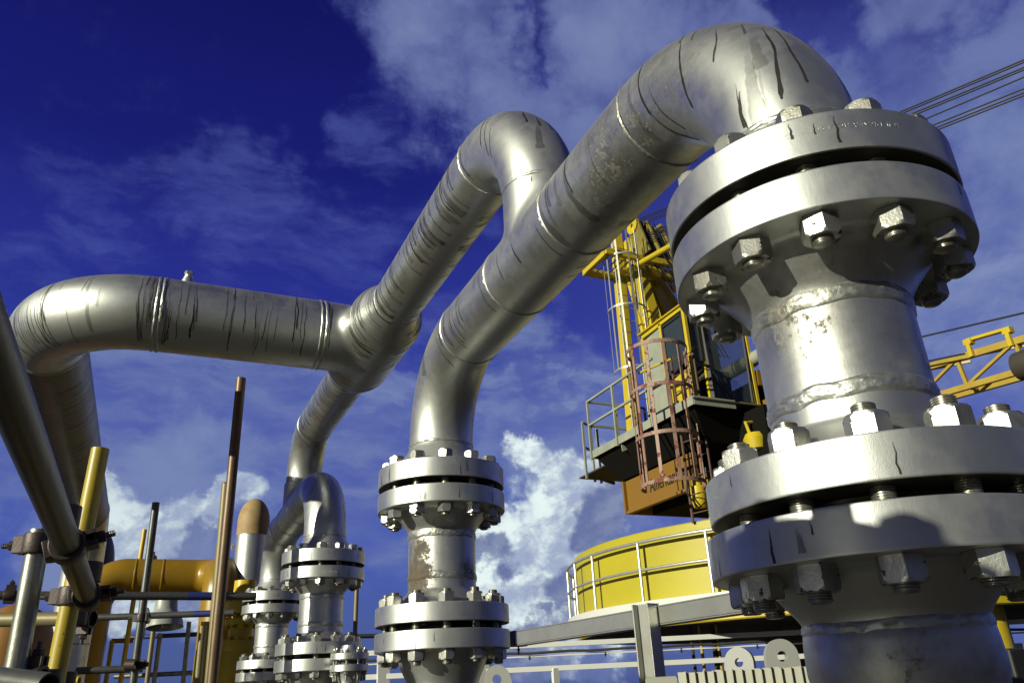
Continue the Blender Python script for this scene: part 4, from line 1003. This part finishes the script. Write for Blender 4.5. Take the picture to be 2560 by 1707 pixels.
# ------------------------------------------------------------------ yellow pipework, rust-capped vent, floodlight, vessel (left background)
M['pipe_yellow'] = plain('pipe_yellow_paint', (.25, .145, .007), .34, 0, .45, 4, (.17, .095, .006), chips=.14, chipcol=(.09, .04, .015))
M['valve_yellow'] = plain('valve_yellow_paint', (.52, .36, .010), .36, 0, .22, 6, (.6, .38, .01), chips=.10, chipcol=(.15, .07, .02))
def rounded(pts, r, n=14):
    """polyline with its corners turned into arcs of radius r"""
    P = [Vector(p) for p in pts]; out = [P[0]]
    for i in range(1, len(P)-1):
        a, b = (P[i-1]-P[i]).normalized(), (P[i+1]-P[i]).normalized(); ang = a.angle(b); d = r/math.tan(ang/2)
        d = min(d, .5*min((P[i-1]-P[i]).length, (P[i+1]-P[i]).length)); rr_ = d*math.tan(ang/2)
        c = P[i]+(a+b).normalized()*(rr_/math.sin(ang/2)); s, e = P[i]+a*d, P[i]+b*d
        v0, v1 = s-c, e-c; w = v0.angle(v1)
        for k in range(n+1):
            t = k/n; out.append(c+(v0*math.sin((1-t)*w)+v1*math.sin(t*w))/math.sin(w))
    return out+[P[-1]]
yl = at(255, 1441, 9.6); yr = at(548, 1442, 9.6); yr.z = yl.z; rp_ = .19
dv = (yr-yl).normalized(); fr = Vector((dv.y, -dv.x, 0)); x0 = yl-dv*.05; x1 = yr-dv*.0
yp = thing('yellow_pipe', 'thick yellow pipe bent down at both ends behind the scaffolding', 'pipe', (x1.x, x1.y, -1.6))
mb = MB(); ln = rounded([(x0.x, x0.y, -1.6), (x0.x, x0.y, x0.z), tuple(x1), tuple(x1+fr*.55), (x1.x+fr.x*.55, x1.y+fr.y*.55, .2)], .30)
mb.sweep(ln, rp_, 48); mb.build('pipe', M['pipe_yellow'], yp)
for t in (.30, .52, .86):
    p = x0.lerp(x1, t); mb = MB(); mb.lathe([(rp_+.001, -.012), (rp_+.005, -.005), (rp_+.005, .005), (rp_+.001, .012)], 48, p, dv); mb.build('weld_seam', M['pipe_yellow'], yp)
mb = MB(); p = x0.lerp(x1, .42)+Vector((0, 0, rp_)); mb.lathe([(.05, -.03), (.045, .03), (.02, .05), (.02, .08), (0, .08)], 16, p); mb.build('vent_plug', M['pipe_yellow'], yp)
# valve body under the right end
vc = atd(450+392*.38265, 1107+1300*.38265, 7.6)
vb = thing('valve', 'bright yellow flanged valve body behind the tall brown scaffold tube', 'valve', (vc.x, vc.y, -1.6))
def vz(y2): return ony(450+392*.38265, 1107+y2*.38265, vc.y).z
Ov = (vc.x, vc.y, 0); u = .42*.38265*7.6/F_PX*100/42   # metres per zoomed pixel
def L(mb, prof, n=48): mb.lathe([(r*u, vz(y)) for r, y in prof], n, Ov, smooth=True)
mb = MB(); L(mb, [(70, 900), (72, 1035), (104, 1040), (106, 1044), (106, 1112), (104, 1116), (0, 1118)]); mb.build('upper_flange', M['valve_yellow'], vb)
mb = MB(); L(mb, [(60, 1110), (62, 1150), (106, 1152), (106, 1190), (78, 1192), (76, 1262), (84, 1290), (0, 1292)]); mb.build('bonnet', M['valve_yellow'], vb)
mb = MB(); L(mb, [(0, 1288), (116, 1290), (118, 1294), (118, 1356), (117, 1360), (119, 1364), (124, 1560), (132, 1562), (132, 1620), (124, 1624)]); mb.sweep([(vc.x, vc.y, vz(1600)), (vc.x, vc.y, -1.6)], 118*u, 40); mb.build('body', M['valve_yellow'], vb)
for (yy, rr_, n) in ((1036, 88, 10), (1120, 88, 10), (1196, 92, 10), (1284, 98, 12)):
    for i in range(n):
        a = 2*PI*i/n+.2; mb = MB(); mb.lathe([(0, -.024), (.022, -.022), (.024, -.016), (.024, .018), (.019, .024), (0, .024)], 6, (vc.x+rr_*u*math.cos(a), vc.y+rr_*u*math.sin(a), vz(yy)), smooth=False); mb.build('nut', M['valve_yellow'], vb)
sd_ = -dv; q0 = Vector((vc.x, vc.y, 0))+sd_*(215*u)
mb = MB(); zz = [vz(1165), vz(1260), vz(1335)]
mb.lathe([(0, zz[0]), (38*u, zz[0]), (38*u, zz[1]), (26*u, zz[1]-.01), (26*u, zz[2]), (52*u, zz[2]-.01), (52*u, vz(1600)), (52*u, -1.6)], 24, q0, smooth=False); mb.sweep([q0+Vector((0, 0, vz(1420))), Vector((vc.x, vc.y, vz(1420)))], 40*u, 20); mb.build('side_actuator', M['valve_yellow'], vb)
# vent stack with the rusty cap
vs_ = atd(450+474*.38265, 1107+600*.38265, 8.6); rv = 99*.38265*8.6/F_PX
M['rust_cap'] = plain('rusted_steel', (.34, .235, .10), .65, 0, .6, 9, (.16, .08, .035), chips=.3, chipcol=(.10, .045, .02))
st = thing('vent_stack', 'silver vent stack with a rusty domed cap behind the yellow pipe', 'vent stack', (vs_.x, vs_.y, -1.6))
mb = MB(); mb.lathe([(rv, vs_.z), (rv, -1.6)], 48, (vs_.x, vs_.y, 0)); mb.build('pipe', M['far_silver'], st)
zc_ = vs_.z; hdm = .32
mb = MB(); mb.lathe([(rv+.004, zc_-.012), (rv+.004, zc_+.14)]+[(rv*math.cos(t*PI/2/10)+.003, zc_+.14+(hdm-.06)*math.sin(t*PI/2/10)) for t in range(1, 10)]+[(0, zc_+.14+hdm-.06)], 48, (vs_.x, vs_.y, 0)); mb.build('cap', M['rust_cap'], st)
mb = MB(); pl_ = at(586, 1368, math.hypot(vs_.x, vs_.y)); mb.sweep([pl_+Vector((math.cos(k/12*2*PI)*.028, 0, math.sin(k/12*2*PI)*.028)) for k in range(12)], .009, 8, closed=True); mb.build('lifting_eye', M['rust_cap'], st)
# dark domed vent behind the scaffold corner
M['navy'] = plain('dark_blue_paint', (.012, .014, .045), .4)
p = at(232, 1420, 11.0); mb = MB(); rr_ = .23
zt_d = at(245, 1316, 11.0).z
mb.lathe([(0, zt_d)]+[(rr_*math.sin(t*PI/2/8), zt_d-.5+.5*math.cos(t*PI/2/8)) for t in range(1, 9)]+[(rr_*1.02, -1.6)], 32, (p.x, p.y, 0)); o = mb.build('dark_vent', M['navy'], origin=(p.x, p.y, -1.6)); tag(o, 'dark blue domed vent behind the left silver downpipe', 'vent')
# orange vessel in the lower left corner
p = at(26, 1640, 6.6); M['orange'] = plain('orange_paint', (.24, .11, .018), .5, 0, .35, 4, (.28, .12, .02), chips=.06)
mb = MB(); zt_v = at(26, 1508, 6.6).z; rr_ = .25
mb.lathe([(0, zt_v)]+[(rr_*math.sin(t*PI/2/10), zt_v-.30+.30*math.cos(t*PI/2/10)) for t in range(1, 11)]+[(rr_, -1.6)], 48, (p.x, p.y, 0)); o = mb.build('orange_vessel', M['orange'], origin=(p.x, p.y, -1.6)); tag(o, 'round orange vessel in the lower left corner behind the grey scaffold tube', 'vessel')

# ------------------------------------------------------------------ scaffolding: every tube and clamp a thing of its own
M['tube_galv'] = plain('galvanised_tube', (.30, .31, .26), .36, .8, .6, 20, (.12, .115, .085), chips=.2, chipcol=(.10, .08, .05), grain=260, bumpd=.0012)
M['tube_dark'] = plain('dark_tube', (.10, .10, .095), .42, .5, .5, 14, (.05, .05, .05), chips=.15, chipcol=(.10, .05, .025), grain=220)
M['tube_brown'] = plain('rusty_brown_tube', (.13, .085, .045), .45, .35, .5, 10, (.06, .035, .02), chips=.25, chipcol=(.035, .02, .015))
M['tube_yellow'] = plain('chipped_yellow_tube', (.36, .27, .012), .42, 0, .55, 12, (.22, .18, .04), chips=.5, chipcol=(.09, .055, .025))
M['tube_olive'] = plain('worn_olive_tube', (.18, .15, .07), .5, .2, .5, 10, (.2, .17, .08), chips=.25, chipcol=(.12, .08, .04))
M['blue_band'] = plain('blue_band_paint', (.02, .03, .16), .5)
M['clamp'] = plain('rusty_clamp', (.06, .045, .042), .5, .5, .6, 40, (.04, .03, .03), chips=.3, chipcol=(.10, .045, .02), grain=200, bumpd=.002)
M['tube_near'] = plain('oily_near_tube', (.08, .073, .055), .40, .75, .6, 16, (.06, .055, .04), chips=.3, chipcol=(.05, .035, .02), grain=240, bumpd=.0012)
GT = 'scaffold tubes in the left foreground'
def tube(p, q, m, label, r=.02415, name='scaffold_tube', group=GT, cat='scaffold tube', bands=(), hollow=True):
    p, q = Vector(p), Vector(q); o_ = p if p.z < q.z else q
    mats = [M[m], M['black'], M['blue_band'], M['tube_yellow']]; mb = MB(); d = (q-p).normalized(); L_ = (q-p).length
    mb.sweep(smooth_steps(p, q, max(4, int(L_/.25))), r, 24, cap=False)
    for e, s_ in ((p, d), (q, -d)):     # open ends with a wall thickness
        mb.lathe([(r, 0), (r*.84, 0), (r*.84, .06), (0, .06)], 24, e, s_, mi=0, smooth=False)
    for (t0, t1, mi) in bands: mb.sweep([p.lerp(q, t0), p.lerp(q, t1)], r+.0006, 24, cap=False, mi=mi)
    ob = mb.build(name, mats, origin=o_); tag(ob, label, cat, group); return ob
def through(pa, Da, pb, Db, ta=0., tb=1.):
    a, b = atd(*pa, Da), atd(*pb, Db); return a+(b-a)*ta, a+(b-a)*tb
def post(px, py, D, px2=None, py2=None, bottom=-1.6):
    """upright tube whose top is seen at (px,py), leaning so that it passes the second pixel"""
    a = atd(px, py, D)
    if px2 is None: return a, Vector((a.x, a.y, bottom))
    H = math.hypot(a.x, a.y); b = at(px2, py2, H); d = b-a; return a, a+d*((bottom-a.z)/d.z)
a, b = through((71, 1112), 1.046, (155, 1327), 1.41); 
d_ = (b-a); tend = (onz(228, 1502, (a+d_*1.9).z)-a).length/d_.length
BIG0, BIG1 = a-d_*1.6, a+d_*2.55
tube(BIG0, BIG1, 'tube_near', 'thick near scaffold tube slanting down from the left edge')
G0, G1 = post(101, 1325, 1.86, 33, 1704); tube(G0, G1, 'tube_galv', 'shiny galvanised upright with a clamp at its top, leftmost of the scaffolding')
Y0, Y1 = post(251, 1122, 2.25, 138, 1695); tube(Y0, Y1, 'tube_yellow', 'chipped yellow upright in front of the silver downpipe')
p_, q_ = post(603, 946, 4.0, 530, 1707); tube(p_, q_, 'tube_brown', 'tallest scaffold upright, rusty brown with a yellowed top', bands=())
p_, q_ = post(566, 1207, 4.25, 536, 1560); tube(p_, q_, 'tube_olive', 'olive upright close behind the tall brown one')
p_, q_ = post(390, 1256, 5.3, 333, 1707); tube(p_, q_, 'tube_dark', 'dark upright standing in front of the yellow pipe')
p_, q_ = post(362, 1323, 8.6, 301, 1707); tube(p_, q_, 'valve_yellow', 'thin bright yellow upright behind the dark one')
p_, q_ = post(281, 1600, 8.3, 264, 1707); tube(p_, q_, 'valve_yellow', 'short bright yellow upright left of the thin yellow one', name='scaffold_tube')
a, b = atd(279, 1601, 8.3), atd(332, 1603, 8.4); b.z = a.z; tube(a, b, 'pipe_yellow', 'short yellow crossbar on top of the short yellow upright')
a, b = atd(-60, 1485, 4.3), atd(640, 1492, 4.9); b.z = a.z = (a.z+b.z)/2; tube(a, b, 'tube_dark', 'upper long horizontal scaffold tube with a blue band', bands=((.73, .83, 2),))
a, b = atd(-60, 1549, 2.75), atd(218, 1546, 2.72); tube(a, b, 'tube_olive', 'weathered horizontal tube ending at the clamped corner')
a, b = atd(240, 1543, 5.9), atd(585, 1544, 6.0); b.z = a.z; tube(a, b, 'tube_dark', 'middle horizontal tube with a blue end, below the floodlight', bands=((.7, .93, 2),))
a, b = atd(190, 1676, 5.3), atd(356, 1673, 5.4); b.z = a.z; tube(a, b, 'tube_dark', 'low dark horizontal tube behind the yellow upright')
a, b = atd(311, 1593, 8.6), atd(505, 1592, 8.6); b.z = a.z; tube(a, b, 'tube_dark', 'far horizontal tube with a banded end, above the lowest far one', bands=((.23, .42, 2),))
a, b = atd(287, 1690, 8.4), atd(492, 1686, 8.4); b.z = a.z; tube(a, b, 'tube_galv', 'lowest far horizontal tube at the bottom edge')
p_, q_ = post(384, 1570, 8.2, 367, 1707); tube(p_, q_, 'tube_olive', 'far olive upright under the floodlight')
p_, q_ = post(401, 1582, 8.5, 385, 1707); tube(p_, q_, 'tube_galv', 'far grey upright right of the olive one')
p_, q_ = post(473, 1553, 8.6, 458, 1707); tube(p_, q_, 'tube_galv', 'far grey upright nearest the valve')
p_, q_ = post(508, 1564, 5.2, 494, 1707); tube(p_, q_, 'tube_olive', 'worn olive upright beside the valve actuator')
p_, q_ = post(893, 1440, 8.6, 887, 1600); tube(p_, q_, 'tube_olive', 'thin olive upright right of the third riser')
a, b = atd(860, 1590, 8.6), atd(1100, 1591, 9.0); b.z = a.z; tube(a, b, 'tube_dark', 'dark horizontal tube between the second and third risers')
a, b = atd(-40, 1693, 1.55), atd(66, 1707, 1.5); tube(a, b+(b-a)*.5, 'tube_dark', 'dark tube end along the bottom left edge')
a, b = atd(160, 1702, 5.), atd(198, 1701, 5.); b.z = a.z; tube(a, b, 'valve_yellow', 'yellow tube end at the bottom behind the yellow upright')

def clamp(c, axis, bolt, label, r=.0245, s=1., second=None):
    """right-angle coupler: a band round one tube, a second half-band, and a bolt with its nut"""
    c, A = Vector(c), Vector(axis).normalized(); B = Vector(bolt); B = (B-A*B.dot(A)).normalized(); C_ = A.cross(B)
    root = thing('scaffold_clamp', label, 'scaffold clamp', c, 'rusty clamps on the scaffold tubes')
    mb = MB(); w = .024*s
    mb.lathe([(r, -w), (r+.007*s, -w), (r+.0085*s, -w*.8), (r+.0085*s, w*.8), (r+.007*s, w), (r, w)], 32, c, A)
    for s_ in (-1, 1): mb.box(c+B*(r+.012*s)+C_*(.011*s*s_), (.010*s, .030*s, w*1.7), 0, Matrix((C_, B, A)).transposed())
    mb.box(c-B*(r+.008*s), (.034*s, .016*s, w*1.8), 0, Matrix((C_, B, A)).transposed())
    if second is not None:
        S = Vector(second).normalized(); c2 = c-C_*(2*r+.008*s)
        mb.lathe([(r, -w), (r+.0075*s, -w), (r+.0075*s, w), (r, w)], 32, c2, S); mb.box((c+c2)/2, (.02*s, .04*s, .04*s), 0, Matrix((C_, B, A)).transposed())
    mb.build('body', M['clamp'], root, bevel=.0015)
    mb = MB(); mb.lathe([(0, -.01), (.0065*s, -.01)]+[(.0065*s if j % 2 else .0056*s, .002*j) for j in range(30)]+[(0, .06)], 14, c+B*(r+.0*s), B); bo = mb.build('bolt', M['tube_dark'], root)
    mb = MB(); mb.lathe([(0, .026*s), (.0115*s, .026*s), (.0125*s, .028*s), (.0125*s, .040*s), (.0105*s, .042*s), (0, .042*s)], 6, c+B*r, B, smooth=False); mb.lathe([(.0, .022*s), (.0155*s, .022*s), (.0155*s, .0258*s), (0, .0258*s)], 20, c+B*r, B, smooth=False); mb.build('nut', M['clamp'], bo)
    return root
def on_line(a, b, px, py):
    best = None
    for k in range(2001):
        p = Vector(a).lerp(Vector(b), k/2000); q = project(p); e = (q[0]-px)**2+(q[1]-py)**2
        if best is None or e < best[0]: best = (e, p)
    return best[1]
def project(p):
    d = p.dot(fw); return (1280+F_PX*p.dot(rt)/d, 853.5-F_PX*p.dot(up)/d)
Xl = -rt; UPZ = Vector((0, 0, 1)); bd = (BIG1-BIG0)
clamp(on_line(G0, G1, 92, 1360), G0-G1, Xl, 'clamp on top of the shiny galvanised upright, bolt pointing left', second=bd)
clamp(on_line(BIG0, BIG1, 176, 1362), bd, rt+UPZ*.4, 'clamp round the thick slanting tube beside the galvanised upright', second=UPZ)
clamp(on_line(BIG0, BIG1, 226, 1485), bd, rt*1.0+UPZ*.2, 'clamp near the lower end of the thick slanting tube', second=UPZ)
clamp(on_line(Y0, Y1, 172, 1489), Y0-Y1, Xl+UPZ*.1, 'clamp round the yellow upright where it meets the long tube', second=rt)
a, b = atd(-60, 1549, 2.75), atd(218, 1546, 2.72); clamp(on_line(a, b, 216, 1546), b-a, -UPZ, 'clamp at the end of the weathered horizontal tube, bolt hanging down', second=UPZ)
a, b = atd(-60, 1485, 4.3), atd(640, 1492, 4.9); b.z = a.z = (a.z+b.z)/2
clamp(on_line(a, b, 24, 1487), b-a, UPZ, 'clamp on the long tube at the far left edge', s=1.2, second=UPZ)
clamp(on_line(a, b, 552, 1490), b-a, rt, 'clamp where the tall brown upright crosses the long tube', second=UPZ)
p_, q_ = post(390, 1256, 5.3, 333, 1707)
clamp(on_line(p_, q_, 348, 1543), p_-q_, Xl, 'clamp on the dark upright above the floodlight bracket', second=rt)
clamp(on_line(p_, q_, 344, 1662), p_-q_, rt, 'clamp on the dark upright near the bottom edge', s=1.3, second=rt)
clamp(atd(80, 1700, 1.75), rt, UPZ, 'clamp at the foot of the galvanised upright on the bottom edge', second=UPZ)
clamp(atd(128, 1702, 2.05), rt, UPZ+Xl, 'clamp at the foot of the yellow upright on the bottom edge', second=UPZ)
# bell-shaped floodlight
fc = atd(413, 1545, 6.3); M['lamp_paint'] = plain('lamp_enamel', (.30, .31, .29), .4, .1, .3, 10)
fl = thing('floodlight', 'grey bell-shaped floodlight hanging behind the middle scaffold tubes', 'floodlight', fc)
ax_ = (Vector((0, 0, 1))*.98+rt*-.10+fw*.12).normalized(); s_ = 6.3/F_PX
mb = MB(); mb.lathe([(r*s_, -h*s_) for r, h in ((0, -46), (22, -46), (26, -44), (27, -20), (30, -14), (36, -6), (41, 6), (43, 18), (44, 22), (41, 22), (38, 10), (30, -6), (0, -14))], 48, fc, ax_); mb.build('shade', M['lamp_paint'], fl)
mb = MB(); q0 = fc-rt*(50*s_)+Vector((0, 0, .08)); mb.bar(fc-rt*(38*s_), q0, .03, .02); mb.bar(q0, q0+Vector((0, 0, -.22)), .025, .03); mb.build('bracket', M['tube_dark'], fl)
mb = MB(); mb.lathe([(0, 0), (.03, -.01), (.035, -.06), (.02, -.10), (0, -.105)], 20, fc+ax_*(.03), ax_); mb.build('bulb', M['lamp_paint'], fl)

# ------------------------------------------------------------------ a capped riser just outside the frame, between the sun and the near joint
def capped_riser(x, y, ztop, label):
    root = thing('capped_riser', label, 'capped riser', (x, y, -1.6)); O = (x, y, 0)
    mb = MB(); mb.lathe([(0, ztop), (RF-.003, ztop), (RF, ztop-.003), (RF, ztop-.052), (RF-.003, ztop-.055), (0, ztop-.055)], 96, O); mb.build('blind_flange', M['spool'], root)
    zf = ztop-.078
    mb = MB(); mb.lathe(flange_profile(zf, zf-.055, 1, zf-.15), 96, O); mb.build('flange', M['spool'], root)
    mb = MB(); mb.lathe([(RP, zf-.148), (RP, -1.6)], 96, O); mb.build('pipe', M['spool'], root)
    mb = MB(); mb.lathe([(.10, zf+.0085), (.15, zf+.0085), (.15, ztop-.0635), (.10, ztop-.0635)], 48, O); mb.build('gasket', M['gasket'], root)
    add_bolts(root, [(ztop+1.6, zf-.055+1.6, .01, .008)])
capped_riser(.853-.966*1.24-.005, .735-.259*1.24+.035, .425, 'capped silver riser left of the camera, its blind flange bolted shut')

# stamped and stencilled marks on the flange rims
def rim_text(text, owner_y, px, py, z_guess, size, mat, lift, parent, sx=1.):
    x0, y0 = RX(owner_y), owner_y
    d = rt*((px-1280)/F_PX)-up*((py-853.5)/F_PX)+fw
    a_, b_, c_ = d.x**2+d.y**2, -2*(d.x*x0+d.y*y0), x0*x0+y0*y0-RF*RF
    t = (-b_-math.sqrt(b_*b_-4*a_*c_))/(2*a_); P = d*t; a0 = math.atan2(P.x-x0, P.y-y0)
    def bend(c):
        a = a0-c.x/RF; r = RF+lift+c.z
        return Vector((x0+r*math.sin(a), y0+r*math.cos(a), P.z+c.y))
    return letters(text, size, None, parent, mat, .0003, (sx, 1), 'stamped_text', bend)
rim_text('0 S SXH. A105 KOR 94x251 INT', RY[0], 2085, 322, 0, .0105, 'spool', .0000, man, 1.30)
near_spool = [o for o in scene.objects if o.name.startswith('pipe_spool')]
M['chalk'] = plain('chalk_mark', (.6, .6, .56), .8)
sp3 = [o for o in near_spool if abs(o.location.y-RY[2]) < .01][0]
rim_text('NO +PEY -12 6', RY[2], 826, 1430, 0, .012, 'chalk', .0003, sp3, 1.0)
sp1 = [o for o in near_spool if abs(o.location.y-RY[0]) < .01][0]
